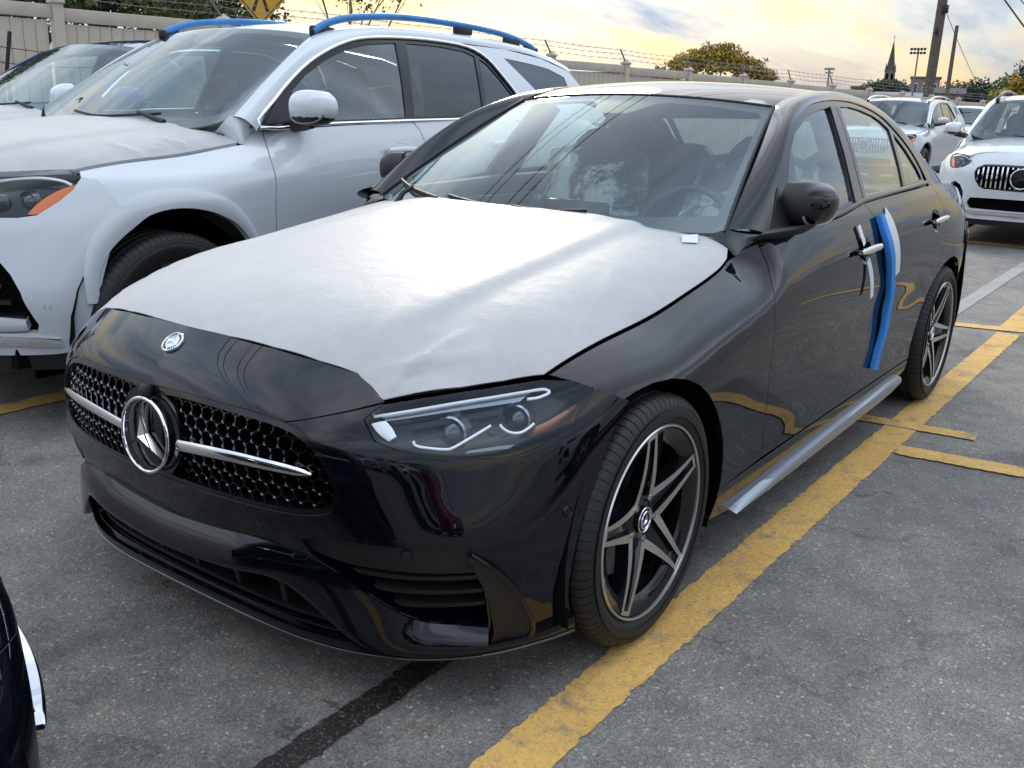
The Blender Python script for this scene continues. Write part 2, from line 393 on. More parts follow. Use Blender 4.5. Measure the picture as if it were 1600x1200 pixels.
def fnormals(fn, uv, ref):
    e = 2e-3
    du = fn(uv+[e, 0])-fn(uv-[e, 0]); dv = fn(uv+[0, e])-fn(uv-[0, e]); n = np.cross(du, dv); n /= np.linalg.norm(n, axis=1)[:, None]+1e-12
    P = fn(uv); r = P-ref(P); s = np.sign((n*r).sum(1)); s[s == 0] = 1
    return n*s[:, None]
def refc(P):
    q = P.copy(); q[:, 0] = 0; q[:, 1] = np.clip(P[:, 1], -.1, 3.0); q[:, 2] = np.minimum(P[:, 2], .62); return q
def panel(name, fn, poly, material, parent, step=.035, holes=(), flange=.016, gap=.004, mirror=False, sc=(1, 1), off=0., ref=refc, bend=.0022, disp=None):
    sc = np.array(sc, float); poly = dens(np.asarray(poly, float)*sc, step*.6); poly = inset(poly, gap/2) if gap else poly
    hs = [inset(dens(np.asarray(h, float)*sc, step*.6), -gap/2) if gap else dens(np.asarray(h, float)*sc, step*.6) for h in holes]
    B = np.concatenate([poly]+hs); lo, hi = poly.min(0), poly.max(0)
    gx, gy = np.arange(lo[0], hi[0], step), np.arange(lo[1], hi[1], step)
    G = np.stack(np.meshgrid(gx, gy, indexing='ij'), -1); G[:, 1::2, 0] += step/2; G = G.reshape(-1, 2)
    k = inpoly(G, poly)
    for h in hs: k &= ~inpoly(G, h)
    G = G[k]
    if len(G): G = G[np.min(((G[:, None]-B[None])**2).sum(2), 1) > (step*.42)**2]
    E = []; b = 0
    for l in [poly]+hs:
        n = len(l); E += [(b+i, b+(i+1) % n) for i in range(n)]; b += n
    cv, ce, cf, _, _, _ = delaunay_2d_cdt([Vector(p) for p in np.concatenate([B, G])], E, [], 0, 1e-6)
    Q = np.array([[v.x, v.y] for v in cv]); T = np.array([list(f) for f in cf if len(f) == 3]); c = Q[T].mean(1)
    k = inpoly(c, poly)
    for h in hs: k &= ~inpoly(c, h)
    T = T[k]; uv = Q/sc; P = fn(uv); N = fnormals(fn, uv, ref); P = P+N*off
    if disp is not None:
        d = disp(uv); P = P+N*d[:, None]
    fnm = np.cross(P[T[:, 1]]-P[T[:, 0]], P[T[:, 2]]-P[T[:, 0]]); fl = (fnm*N[T[:, 0]]).sum(1) < 0; T[fl] = T[fl][:, ::-1]
    if disp is not None:
        fnm = np.cross(P[T[:, 1]]-P[T[:, 0]], P[T[:, 2]]-P[T[:, 0]]); N = np.zeros_like(P)
        for j in range(3): np.add.at(N, T[:, j], fnm)
        N /= np.linalg.norm(N, axis=1)[:, None]+1e-12
    V = [P]; NN = [N]; F = [tuple(t) for t in T]
    if flange:
        ed = {}
        for t in T:
            for a, b2 in ((t[0], t[1]), (t[1], t[2]), (t[2], t[0])): ed[(a, b2)] = 1
        be = [(a, b2) for a, b2 in ed if (b2, a) not in ed]
        O = {}
        for a, b2 in be:
            o = np.cross(P[b2]-P[a], N[a])
            o = o/(np.linalg.norm(o)+1e-12)
            for q in (a, b2): O[q] = O.get(q, 0)+o
        ids = list(O); mp = {q: i for i, q in enumerate(ids)}; n0 = len(P); nb = len(ids)
        o = np.array([O[q]/(np.linalg.norm(O[q])+1e-12) for q in ids]); p = P[ids]; n = N[ids]
        r1 = p+o*bend*.6-n*bend; r2 = r1-n*flange
        V += [r1, r2]; NN += [o, o]
        for a, b2 in be:
            i, j = mp[a], mp[b2]; F.append((b2, a, n0+i, n0+j)); F.append((n0+j, n0+i, n0+nb+i, n0+nb+j))
    V = np.concatenate(V); NN = np.concatenate(NN)
    if mirror: V = V*[-1, 1, 1]; NN = NN*[-1, 1, 1]; F = [f[::-1] for f in F]
    return mk(name, V, F, material, parent, 180, NN)
def both(name, *a, **k):
    return panel(name, *a, **k), panel(name, *a, mirror=True, **k)
def onsurf(fn, uv, off=0., ref=refc):
    uv = np.asarray(uv, float); return fn(uv)+fnormals(fn, uv, ref)*off
def ribbon(name, fn, uvA, uvB, material, parent, h0=0., h1=.01, mirror=False, ref=refc, nacross=5, crown=.0, hb=None):
    """solid band on a surface between two matched uv curves, raised h1 above it, foot at h0"""
    A, B = np.asarray(uvA, float), np.asarray(uvB, float); rows = []
    t = np.linspace(0, 1, nacross)
    for w in t:
        uv = A*(1-w)+B*w; rows.append(onsurf(fn, uv, h1*(1-w)+(h1 if hb is None else hb)*w+crown*4*w*(1-w), ref))
    lo = [onsurf(fn, A, h0, ref), onsurf(fn, B, h0, ref)]
    P = np.stack([lo[0]]+rows+[lo[1]], 1)
    if mirror: P = P*[-1, 1, 1]
    mb = MB(); mb.grid(P)
    n = P.shape[1]; k = P.shape[0]; mb.F.append(tuple(range(n))); mb.F.append(tuple((k-1)*n+j for j in range(n))[::-1])
    o = mb.obj(name, material, parent, 40)
    bm = bmesh.new(); bm.from_mesh(o.data); bmesh.ops.recalc_face_normals(bm, faces=bm.faces[:]); bm.to_mesh(o.data); bm.free()
    return o
# ---------------------------------------------------------------- ground
def asphalt_nodes(nt):
    N = nt.nodes.new; L = nt.links.new; b = nt.nodes['Principled BSDF']
    tc = N('ShaderNodeTexCoord'); vec = tc.outputs['Object']
    def noise(s, d=5, r=.6):
        n = N('ShaderNodeTexNoise'); n.inputs['Scale'].default_value = s; n.inputs['Detail'].default_value = d; n.inputs['Roughness'].default_value = r; L(vec, n.inputs[0]); return n
    def ramp(src, *st):
        r = N('ShaderNodeValToRGB'); e = r.color_ramp.elements
        while len(e) < len(st): e.new(.5)
        for q, (p, c) in zip(e, st): q.position = p; q.color = (*c, 1) if hasattr(c, '__len__') else (c, c, c, 1)
        L(src, r.inputs[0]); return r.outputs[0]
    def mix(t, f, a, c):
        n = N('ShaderNodeMix'); n.data_type = 'RGBA'; n.blend_type = t
        for i, v in ((0, f), (6, a), (7, c)):
            if isinstance(v, float): n.inputs[i].default_value = v
            else: L(v, n.inputs[i])
        return n.outputs[2]
    wn = noise(45, 3); wm = N('ShaderNodeVectorMath'); wm.operation = 'MULTIPLY_ADD'; wm.inputs[1].default_value = (.016,)*3; L(wn.outputs['Color'], wm.inputs[0]); L(vec, wm.inputs[2])
    v1 = N('ShaderNodeTexVoronoi'); v1.inputs['Scale'].default_value = 82; v1.inputs['Randomness'].default_value = 1.; L(wm.outputs[0], v1.inputs['Vector'])
    v2 = N('ShaderNodeTexVoronoi'); v2.inputs['Scale'].default_value = 190; L(wm.outputs[0], v2.inputs['Vector'])
    sepc = N('ShaderNodeSeparateColor'); L(v1.outputs['Color'], sepc.inputs[0]); sepd = N('ShaderNodeSeparateColor'); L(v2.outputs['Color'], sepd.inputs[0])
    grit = noise(210, 5, .75)
    base = ramp(grit.outputs[0], (.34, .042), (.5, .175), (.63, (.41, .39, .355)))
    fine = ramp(sepd.outputs[1], (0, .085), (.6, .195), (1, .36)); base = mix('MIX', .40, base, fine)
    pick = ramp(sepc.outputs[0], (.42, 0.), (.46, 1.)); core = ramp(v1.outputs['Distance'], (.30, 1.), (.42, 0.)); sel = mix('MULTIPLY', 1., pick, core)
    stone = ramp(sepc.outputs[1], (0, (.10, .10, .105)), (.45, (.24, .235, .225)), (.85, (.40, .385, .36)), (1, (.58, .55, .50)))
    base = mix('MIX', mix('MULTIPLY', 1., sel, ramp(wn.outputs[0], (.2, .5), (.6, .9))), base, stone)
    big = noise(.9, 8, .62); patch = ramp(big.outputs[0], (.3, (.70, .70, .70)), (.52, (1.04, 1., .95)), (.72, (1.32, 1.22, 1.08)))
    base = mix('MULTIPLY', 1., base, patch)
    med = noise(5.5, 6, .7); dirt = ramp(med.outputs[0], (.35, (.74, .74, .74)), (.6, (1.08, 1.05, 1.0)))
    base = mix('MULTIPLY', 1., base, dirt)
    v3 = N('ShaderNodeTexVoronoi'); v3.feature = 'DISTANCE_TO_EDGE'; v3.inputs['Scale'].default_value = .38
    w2 = noise(1.7, 6, .65); w3 = N('ShaderNodeVectorMath'); w3.operation = 'MULTIPLY_ADD'; w3.inputs[1].default_value = (1.3,)*3; L(w2.outputs['Color'], w3.inputs[0]); L(vec, w3.inputs[2]); L(w3.outputs[0], v3.inputs['Vector'])
    crack = ramp(v3.outputs['Distance'], (.0, .35), (.004, .55), (.009, 1.))
    base = mix('MULTIPLY', .42, base, crack)
    oil = noise(1.6, 3, .5); base = mix('MULTIPLY', 1., base, ramp(oil.outputs[0], (.30, (.62, .61, .60)), (.37, (1., 1., 1.))))
    spot = N('ShaderNodeTexVoronoi'); spot.inputs['Scale'].default_value = 1.9; L(w3.outputs[0], spot.inputs['Vector']); base = mix('MULTIPLY', 1., base, ramp(spot.outputs['Distance'], (.03, .45), (.075, 1.)))
    L(base, b.inputs['Base Color']); b.inputs['Roughness'].default_value = .72; b.inputs['Specular IOR Level'].default_value = .38
    inv = N('ShaderNodeMath'); inv.operation = 'MULTIPLY_ADD'; inv.inputs[1].default_value = 1.6; L(grit.outputs[0], inv.inputs[0]); L(sel, inv.inputs[2])
    bp = N('ShaderNodeBump'); bp.inputs['Strength'].default_value = .55; bp.inputs['Distance'].default_value = .0035; L(inv.outputs[0], bp.inputs['Height'])
    bp2 = N('ShaderNodeBump'); bp2.inputs['Strength'].default_value = .25; bp2.inputs['Distance'].default_value = .0025; L(v2.outputs['Distance'], bp2.inputs['Height']); L(bp.outputs[0], bp2.inputs['Normal'])
    L(bp2.outputs[0], b.inputs['Normal'])
    return base, noise, ramp, mix, b, L
def asphalt():
    m = bpy.data.materials.new('asphalt'); m.use_nodes = True; asphalt_nodes(m.node_tree); return m
def line_mat(name, col, lo, hi, rough=.7):
    m = bpy.data.materials.new(name); m.use_nodes = True; base, noise, ramp, mix, b, L = asphalt_nodes(m.node_tree)
    a = noise(7, 8, .75); w = ramp(a.outputs[0], (lo, 0.), (hi, 1.)); c = noise(140, 3, .6); w2 = ramp(c.outputs[0], (.30, .25), (.46, 1.))
    w = mix('MULTIPLY', 1., w, w2)
    d = noise(3, 6, .7); yc = ramp(d.outputs[0], (.3, tuple(k*.72 for k in col)), (.65, col)); g = mix('MULTIPLY', .35, yc, ramp(noise(60, 4).outputs[0], (.3, .55), (.6, 1.1)))
    L(mix('MIX', w, base, g), b.inputs['Base Color']); b.inputs['Roughness'].default_value = rough
    return m
ASPH = asphalt(); YEL = line_mat('worn_yellow_paint', (.80, .47, .125), .31, .47); TAR = line_mat('tar_seal', (.030, .019, .018), .10, .2, .5)
g = MB(); g.V = [(-900, -300, 0), (900, -300, 0), (900, 1500, 0), (-900, 1500, 0)]; g.F = [(0, 1, 2, 3)]
tag(g.obj('ground', ASPH, None, 0), kind='structure')
def strip(name, a, b, w, z, material, jit=.0028, seg=.016):
    a, b = Vector((*a, z)), Vector((*b, z)); L = (b-a).length; d = (b-a)/L; n = Vector((-d.y, d.x, 0)); k = max(2, int(L/seg)); mb = MB(); V = []
    for i in range(k+1):
        p = a+d*L*i/k; V += [p+n*(w/2+random.gauss(0, jit)), p-n*(w/2+random.gauss(0, jit))]
    mb.add(V, [(2*i, 2*i+1, 2*i+3, 2*i+2) for i in range(k)])
    return tag(mb.obj(name, material, None, 0), kind='structure')
strip('yellow_line', (.925, -1.6), (.925, 4.83), .135, .003, YEL)
strip('yellow_line', (.90, 5.0), (.865, 8.5), .135, .003, YEL)
strip('yellow_line', (.995, 1.98), (3.2, 2.24), .125, .006, YEL)
strip('yellow_line', (.55, 2.30), (1.22, 2.375), .10, .006, YEL)
strip('yellow_line', (.55, 4.87), (2.6, 5.42), .13, .006, YEL)
strip('yellow_line', (-3.2, 9.88), (2.6, 9.92), .26, .004, YEL)
strip('yellow_line', (-2.17, -.9), (-2.17, 4.4), .13, .004, YEL)
strip('yellow_line', (-5.2, -.9), (-5.2, 4.4), .13, .004, YEL)
strip('yellow_line', (4.05, -1.6), (4.05, 5.0), .135, .003, YEL)
strip('tar_strip_glare', (.475, 4.2), (.43, 12), .11, .004, line_mat('pale_tar_glare', (.40, .38, .36), .1, .2))  # rear run of the tar strip, its grazing glare painted in as pale grey
strip('tar_strip', (.56, -1.7), (.475, 4.2),   .075, .004, TAR, .003)

# ---------------------------------------------------------------- fence
VINYL = mat('taupe_vinyl', (.46, .40, .325), .55, nscale=3, ncol=.10, bump=.05, bscale=200)
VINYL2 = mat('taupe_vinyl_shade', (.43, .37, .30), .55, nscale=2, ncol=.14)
GALV = mat('galvanised', (.20, .20, .20), .5, .6, nscale=8, ncol=.2)
fa = R_(82.06); FD = Vector((math.cos(fa), math.sin(fa), 0)); FN = Vector((FD.y, -FD.x, 0))
def fbase(k): return Vector((-10.997, 5.348, 0))+FD*2.44*k
def fence():
    root = tag(empty('fence', tuple(fbase(-2)), 0), 'long taupe vinyl privacy fence with posts behind the parked cars', 'fence')
    inv = Matrix.Translation(-fbase(-2)); ang = fa
    def at(o, p): o.location = p-fbase(-2); o.rotation_euler = (0, 0, ang)
    pm = MB(); pm.box((0, 0, 1.21), (.14, .14, 2.42), bev=.008); post = pm.obj('post', VINYL, root)
    cm = MB(); cm.box((0, 0, 2.44), (.18, .18, .04), bev=.006)
    cm.add([(-.08, -.08, 2.46), (.08, -.08, 2.46), (.08, .08, 2.46), (-.08, .08, 2.46), (0, 0, 2.53)], [(0, 1, 4), (1, 2, 4), (2, 3, 4), (3, 0, 4)]); cap = cm.obj('post_cap', VINYL, root)
    rm = MB(); rm.box((0, 0, 0), (2.30, .075, .17), bev=.008); rail = rm.obj('rail', VINYL, root)
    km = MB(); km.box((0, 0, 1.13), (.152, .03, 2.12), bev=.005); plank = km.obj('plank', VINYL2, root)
    am = MB(); am.tube([(0, 0, 2.3), (0, 0, 2.44), (-.22, .0, 2.72)], .018, 6); arm = am.obj('wire_arm', GALV, root)
    first = True
    def put(src, p):
        nonlocal first
        o = src if src.get('_u') is None else src.copy()
        if src.get('_u') is not None: COL.objects.link(o); o.parent = root
        src['_u'] = 1; at(o, p); return o
    for k in range(-2, 19):
        dz = Vector((0, 0, -.013*2.44*k)); p = fbase(k)+dz
        put(post, p); put(cap, p); put(arm, p)
        if k < 18:
            mid = fbase(k+.5)+Vector((0, 0, -.013*2.44*(k+.5)))
            put(rail, mid+Vector((0, 0, 2.30))); put(rail, mid+Vector((0, 0, .12)))
            for j in range(14):
                q = fbase(k+(j+.9)/15.3+.005); q.z = -.013*2.44*(k+.5)
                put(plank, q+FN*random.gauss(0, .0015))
    for o in root.children:
        if '_u' in o: del o['_u']
    for h, off in ((2.52, -.08), (2.62, -.15), (2.71, -.21)):
        pts = []
        for k in range(-2, 19):
            a = fbase(k)+Vector((0, 0, h-.013*2.44*k))+FD*off-fbase(-2); pts.append(a)
            if k < 18: pts.append((fbase(k+.5)+Vector((0, 0, h-.02-.013*2.44*(k+.5)))+FD*off)-fbase(-2))
        b = MB(); b.tube(pts, .0045, 4)
        for i in range(len(pts)-1):
            for t in (.1, .3, .5, .7, .9):
                q = pts[i].lerp(pts[i+1], t)
                for s in (-1, 1): b.tube([q+Vector((s*.012, -.02, -.025)), q+Vector((-s*.012, .02, .025))], .003, 3, cap=False)
        b.obj('barbed_wire', GALV, root)
fence()
# low barbed-wire strands with a leaning picket, in front of the vinyl fence beyond the dark blue car
def barb_fence():
    root = tag(empty('barbed_wire_fence', (-10.2, 4.2, 0)), 'sagging rusty barbed wire on a leaning dark steel picket', 'wire fence')
    b = MB(); b.tube([(0, 0, 0), (0, .0, 1.55), (.02, .07, 1.98)], .026, 6); b.obj('picket', MATTB, root)
    b = MB(); b.tube([(.14, 7.0, 0), (.14, 7.0, 1.9)], .026, 6); b.obj('picket', MATTB, root)
    for z in (1.62, 1.80):
        b = MB(); pts = [Vector((.02, -5+i*.6, z+.03*math.sin(i*1.7+z))) for i in range(21)]; b.tube(pts, .005, 4)
        for i in range(20):
            for t in (.25, .75):
                q = pts[i].lerp(pts[i+1], t); b.tube([q+Vector((0, -.015, -.025)), q+Vector((0, .015, .025))], .0035, 3, cap=False)
        b.obj('wire_strand', mat('rusty_wire', (.06, .04, .03), .8, nscale=30, ncol=.4), root)
barb_fence()

# ---------------------------------------------------------------- trees
BARK = mat('bark', (.055, .042, .032), .9, nscale=12, ncol=.35, bump=.6, bscale=30)
def leafm(name, c): 
    m = mat(name, c, .6, nscale=.9, ncol=.35); return m
LG = [leafm('leaf_dark', (.030, .055, .018)), leafm('leaf_mid', (.065, .10, .024)), leafm('leaf_light', (.12, .15, .04))]
LO = [leafm('leaf_olive', (.20, .17, .03)), leafm('leaf_amber', (.46, .25, .03)), leafm('leaf_green_gold', (.30, .26, .04))]
LB = [leafm('leaf_far_dark', (.028, .045, .028)), leafm('leaf_far_mid', (.045, .065, .035)), leafm('leaf_far_light', (.07, .085, .04))]
def tree(label, loc, h, blobs, leaf, nleaf, mats, trunk_r=.12, group=None, flat=1., name='tree', limbs=True):
    root = tag(empty(name, loc), label, 'tree', group)
    t = MB(); base = Vector((0, 0, 0)); top = Vector((random.gauss(0, .05)*h, random.gauss(0, .05)*h, h*.62))
    fork = top*.55
    t.tube([base, fork*.5+Vector((.02*h, 0, 0)), fork, top], [trunk_r*1.25, trunk_r, trunk_r*.8, trunk_r*.25], 8)
    if limbs:
        for c, r in blobs:
            c = Vector(c); a = fork.lerp(top, random.uniform(0, .8)); md = a.lerp(c, .5)+Vector((random.gauss(0, .1)*r, random.gauss(0, .1)*r, -.15*r))
            t.tube([a, md, c], [trunk_r*.5, trunk_r*.33, trunk_r*.12], 6)
            for q in range(4):
                e = c+Vector((random.gauss(0, .5), random.gauss(0, .5), random.gauss(.15, .35)))*r; t.tube([md.lerp(c, random.random()), md.lerp(e, .7), e], [trunk_r*.16, trunk_r*.1, trunk_r*.04], 4)
    t.obj('trunk', BARK, root)
    rs = np.array([b[1] for b in blobs]); cs = np.array([b[0] for b in blobs]); pr = rs**2/(rs**2).sum()
    idx = RNG.choice(len(blobs), nleaf, p=pr); d = RNG.normal(size=(nleaf, 3)); d /= np.linalg.norm(d, axis=1)[:, None]
    lump = 1+.28*np.sin(d[:, 0]*5+idx)*np.sin(d[:, 1]*6+idx*2)+.15*np.sin(d[:, 2]*9+idx*3)
    P = cs[idx]+d*(rs[idx]*RNG.uniform(.25, 1, nleaf)**.45*lump)[:, None]*[1, 1, flat]
    a = RNG.normal(size=(nleaf, 3)); a /= np.linalg.norm(a, axis=1)[:, None]; b = np.cross(a, RNG.normal(size=(nleaf, 3))); b /= np.linalg.norm(b, axis=1)[:, None]
    s = leaf*RNG.uniform(.6, 1.3, nleaf)[:, None]
    V = np.stack([P-a*s, P+b*s*.5, P+a*s, P-b*s*.5], 1).reshape(-1, 3); F = [(4*i, 4*i+1, 4*i+2, 4*i+3) for i in range(nleaf)]
    tone = np.sin(P[:, 0]*2.1/leaf*.12+P[:, 2]*1.3/leaf*.1)+RNG.normal(0, .7, nleaf)
    mi = np.where(tone < -.5, 0, np.where(tone < .6, 1, 2))
    mk('crown', V, F, None, root, 0, mats=mats, midx=[int(q) for q in mi])
    return root
CAMP = Vector((1.908, -2.037, 0))
def pol(az, d, z=0.): return (CAMP.x+math.sin(R_(az))*d, CAMP.y+math.cos(R_(az))*d, z)
tree('spreading autumn tree with amber and olive leaves rising behind the fence', pol(-25.1, 58), 5.0,
     [((0, 0, 4.1), 1.25), ((1.5, 1.0, 3.75), 1.0), ((-1.4, -.8, 3.7), 1.0), ((2.5, 1.3, 3.3), .7), ((.7, .2, 4.3), .95), ((-.8, 0, 4.2), .85), ((-2.6, -1.4, 3.2), .55)], .10, 9000, LO, .13, flat=.62)
tree('small amber shrub crown beside the spreading autumn tree, above the fence', pol(-28.0, 57), 3.2, [((0, 0, 3.0), .55), ((.6, .3, 3.05), .45)], .09, 1600, LO, .06)
for az, d, h, r, lab in ((-61.5, 21, 4.3, 1.5, 'dense green tree over the fence beyond the dark blue car'), (-57.0, 20, 4.2, 1.3, 'leafy green tree over the fence between sign and dense green tree'), (-53.2, 22, 4.0, 1.1, 'small green tree behind the yellow warning sign'), (-66, 22, 4.6, 1.6, 'green tree over the fence farthest from the warning sign')):
    tree(lab, pol(az, d), h, [((0, 0, h*.86), r), ((r*.8, .3, h*.78), r*.75), ((-r*.8, -.2, h*.8), r*.8), ((.2, .1, h), r*.6)], .075, 7000, LG, .12)
tree('thin twiggy branch of yellow green leaves hanging above the white roof rail', pol(-45.4, 19), 3.9, [((0, 0, 3.30), .42), ((.5, .45, 3.30), .42), ((-.45, -.4, 3.45), .35), ((.9, .8, 3.6), .5), ((0.25, .2, 3.0), .22), ((0, 0, 3.8), .6)], .045, 900, [LG[1], LG[2], LO[2]], .05)
for az, d, h, r, lab, ms in ((-9.45, 62, 3.3, 1.1, 'amber green tree at the far end of the fence', LO), (-9.3, 80, 4.9, 1.5, 'tall dark green tree behind the amber green tree', LG)):
    tree(lab, pol(az, d), h, [((0, 0, h*.72), r), ((r*.9, .3, h*.6), r*.8), ((-r*.8, -.2, h*.62), r*.8), ((.3, 0, h*.9), r*.62)], .13, 8000, ms, .18)
for i, (az, h) in enumerate(((-12.9, 8.0), (-12.2, 8.8), (-11.5, 9.3), (-10.9, 8.6), (-10.3, 7.8))):
    tree('far dark tree in the wooded ridge past the poles', pol(az, 230+8*(i % 2)), h, [((0, 0, h*.72), 2.6), ((1.6, .5, h*.6), 2.2), ((-1.6, -.5, h*.62), 2.1)], .32, 2600, LB, .2, 'trees of the far wooded ridge', limbs=False)
# ---------------------------------------------------------------- hill with church, houses
GRASS = mat('hill_grass', (.05, .07, .03), .9, nscale=.2, ncol=.3)
hv = MB(); hc = Vector(pol(-15.9, 330)); NA = 28; rings = [(0, 9.5), (12, 9.0), (24, 7.0), (40, 3.5), (70, .5), (110, -.6)]; V = []
for r, z in rings:
    for i in range(NA):
        a = 2*math.pi*i/NA; V.append((hc.x+r*math.cos(a)*(1+.15*math.sin(3*a)), hc.y+r*math.sin(a), z+.5*math.sin(a*5+r)))
hv.add(V, [(i*NA+j, i*NA+(j+1) % NA, (i+1)*NA+(j+1) % NA, (i+1)*NA+j) for i in range(len(rings)-1) for j in range(NA)]); tag(hv.obj('hill', GRASS, None, 60), kind='structure')
for i, az in enumerate((-17.0, -16.6, -16.2, -15.75, -15.3, -14.95)):
    hh = (4.2, 5.4, 6.2, 6.4, 5.8, 4.6)[i]
    tree('far dark tree on the hill below the church spire', pol(az, 300+6*(i % 2), 5.0), hh, [((0, 0, hh*.62), 2.3), ((1.3, .4, hh*.52), 1.9), ((-1.4, -.4, hh*.55), 1.9)], .34, 2600, LB, .2, 'trees on the church hill', limbs=False)
SLATE = mat('spire_slate', (.055, .052, .055), .7, nscale=2, ncol=.2); STONE = mat('church_stone', (.20, .17, .145), .85, nscale=1.5, ncol=.25)
def church():
    p = pol(-15.9, 330, 8.0); root = tag(empty('church', p, R_(15)), 'church tower with tall pointed slate spire rising over the wooded hill', 'church')
    b = MB(); b.box((0, 0, 3.4), (3.0, 3.0, 6.8)); b.box((0, 0, 6.85), (3.3, 3.3, .3)); b.obj('tower', STONE, root, 30)
    b = MB(); n = 8
    for k, (r, z) in enumerate(((1.55, 7.0), (1.25, 8.0), (.06, 15.6))):
        for i in range(n): a = 2*math.pi*(i+.5)/n; b.V.append((r*math.cos(a), r*math.sin(a), z))
    b.F = [(k*n+i, k*n+(i+1) % n, (k+1)*n+(i+1) % n, (k+1)*n+i) for k in range(2) for i in range(n)]; b.obj('spire', SLATE, root, 20)
    for sx in (-1, 1):
        for sy in (-1, 1):
            b = MB(); b.add([(sx*1.3-.3, sy*1.3-.3, 7), (sx*1.3+.3, sy*1.3-.3, 7), (sx*1.3+.3, sy*1.3+.3, 7), (sx*1.3-.3, sy*1.3+.3, 7), (sx*1.3, sy*1.3, 9.2)], [(0, 1, 4), (1, 2, 4), (2, 3, 4), (3, 0, 4)]); b.obj('pinnacle', SLATE, root, 20)
    for s in (-.7, .7):
        b = MB(); b.box((s, -1.52, 5.2), (.7, .1, 1.8)); b.obj('window', DARK, root, 20)
    b = MB(); b.tube([(0, 0, 15.5), (0, 0, 17.2)], .07, 6); b.box((0, 0, 16.6), (.7, .08, .08)); b.obj('cross', SLATE, root, 20)
    b = MB(); b.box((0, 7, 1.8), (5.2, 11, 3.6)); b.add([(-2.9, 1.5, 3.6), (2.9, 1.5, 3.6), (2.9, 12.5, 3.6), (-2.9, 12.5, 3.6), (0, 1.5, 6.4), (0, 12.5, 6.4)], [(0, 1, 4), (3, 5, 2), (0, 4, 5, 3), (1, 2, 5, 4)]); b.obj('nave', STONE, root, 20)
church()
def house(name, label, az, d, w, dep, h, col, roof, gable, wins, cat='building', z=0.):
    root = tag(empty(name, pol(az, d, z), R_(-az)), label, cat)
    wm = mat('wall_'+label[:14], col, .85, nscale=.8, ncol=.15); b = MB(); b.box((0, 0, h/2), (w, dep, h)); b.obj('wall', wm, root, 20)
    b = MB()
    if gable: b.add([(-w/2-.3, -dep/2-.3, h), (w/2+.3, -dep/2-.3, h), (w/2+.3, dep/2+.3, h), (-w/2-.3, dep/2+.3, h), (-w/2-.3, 0, h+gable), (w/2+.3, 0, h+gable)], [(0, 1, 5, 4), (2, 3, 4, 5), (0, 4, 3), (1, 2, 5), (3, 2, 1, 0)])
    else: b.box((0, 0, h+.15), (w+.4, dep+.4, .3))
    b.obj('roof', mat('roof_'+label[:14], roof, .8), root, 20)
    nx, nz = wins
    for i in range(nx):
        for j in range(nz):
            x = -w/2+w*(i+.5)/nx; zz = h*(j+.55)/nz
            b = MB(); b.box((x, -dep/2-.02, zz), (w/nx*.45, .08, h/nz*.5)); f = b.obj('window', WHITE, root, 20)
            b = MB(); b.box((x, -dep/2-.07, zz), (w/nx*.36, .04, h/nz*.4)); b.obj('pane', GLASSD, f, 20)
GLASSD = mat('far_window_pane', (.03, .035, .04), .1)
house('brick_house', 'brown brick house with flat roof left of the church hill', -17.25, 210, 3.6, 6, 6.6, (.20, .14, .11), (.10, .09, .09), 0, (2, 2), 'house')
house('apartment_block', 'tan flat roofed apartment block right of the church hill', -14.1, 205, 5.0, 8, 8.4, (.22, .18, .145), (.12, .11, .10), 0, (3, 2))
house('row_house', 'reddish brown low row house behind the thin pole', -13.0, 190, 5.5, 7, 5.5, (.13, .085, .07), (.07, .06, .06), 1.0, (3, 1), 'house')
house('grey_house', 'grey house with pale gable roof below the church hill', -15.3, 185, 7.5, 6, 4.2, (.16, .145, .14), (.30, .31, .33), 1.3, (4, 1), 'house')
house('dark_house', 'dark low house behind the fence below the hill trees', -16.4, 190, 6.5, 6, 4.3, (.09, .08, .08), (.08, .075, .075), .9, (3, 1), 'house')
house('shed', 'long low warehouse with pale ribbed roof behind the fence', -33.0, 70, 13, 8, 3.55, (.34, .36, .38), (.45, .48, .50), .5, (8, 1), 'warehouse')
# ---------------------------------------------------------------- poles, lights, wires, sign
WOOD = mat('weathered_pole_wood', (.105, .085, .068), .9, nscale=14, ncol=.35, bump=.5, bscale=25)
def upole(label, az, d, h, r, lean, top=True):
    root = tag(empty('utility_pole', pol(az, d)), label, 'utility pole'); b = MB()
    b.tube([(0, 0, 0), (lean*h*.5, 0, h*.5), (lean*h, 0, h)], [r*1.12, r, r*.82], 12); b.obj('post', WOOD, root)
    if top:
        b = MB(); b.box((lean*h, 0, h-.5), (2.4, .1, .12)); b.obj('crossarm', WOOD, root)
        for x in (-1.1, -.55, .55, 1.1):
            b = MB(); b.lathe([(.0, .16), (.05, .15), (.06, .08), (.03, .0), (.03, -.05)], 10, Matrix.Translation((lean*h+x, 0, h-.42)) @ Matrix.Rotation(R_(-90), 4, 'Y')); b.obj('insulator', STEEL, root)
        b = MB(); b.box((.17+lean*5, -.14, 4.9), (.16, .2, .26), bev=.02); b.obj('junction_box', MATTB, root)
        b = MB(); b.box((.0+lean*4.2, -.20, 4.2), (.08, .12, .2), bev=.02); b.obj('clamp', MATTB, root)
    return root
upole('thick leaning wooden utility pole behind the fence', -13.92, 38, 10.5, .16, .012)
upole('thin plain wooden pole right of the thick leaning utility pole', -12.98, 58, 6.0, .11, .0, False)
CABLE = mat('black_cable', (.012, .012, .013), .6)
def cable(label, a, b, sag, r=.015, group=None):
    mb = MB(); a, b = Vector(a), Vector(b); mb.tube([a.lerp(b, t/24)-Vector((0, 0, sag*4*(t/24)*(1-t/24))) for t in range(25)], r, 6)
    return tag(mb.obj('overhead_cable', CABLE, None, 60), label, 'cable', group)
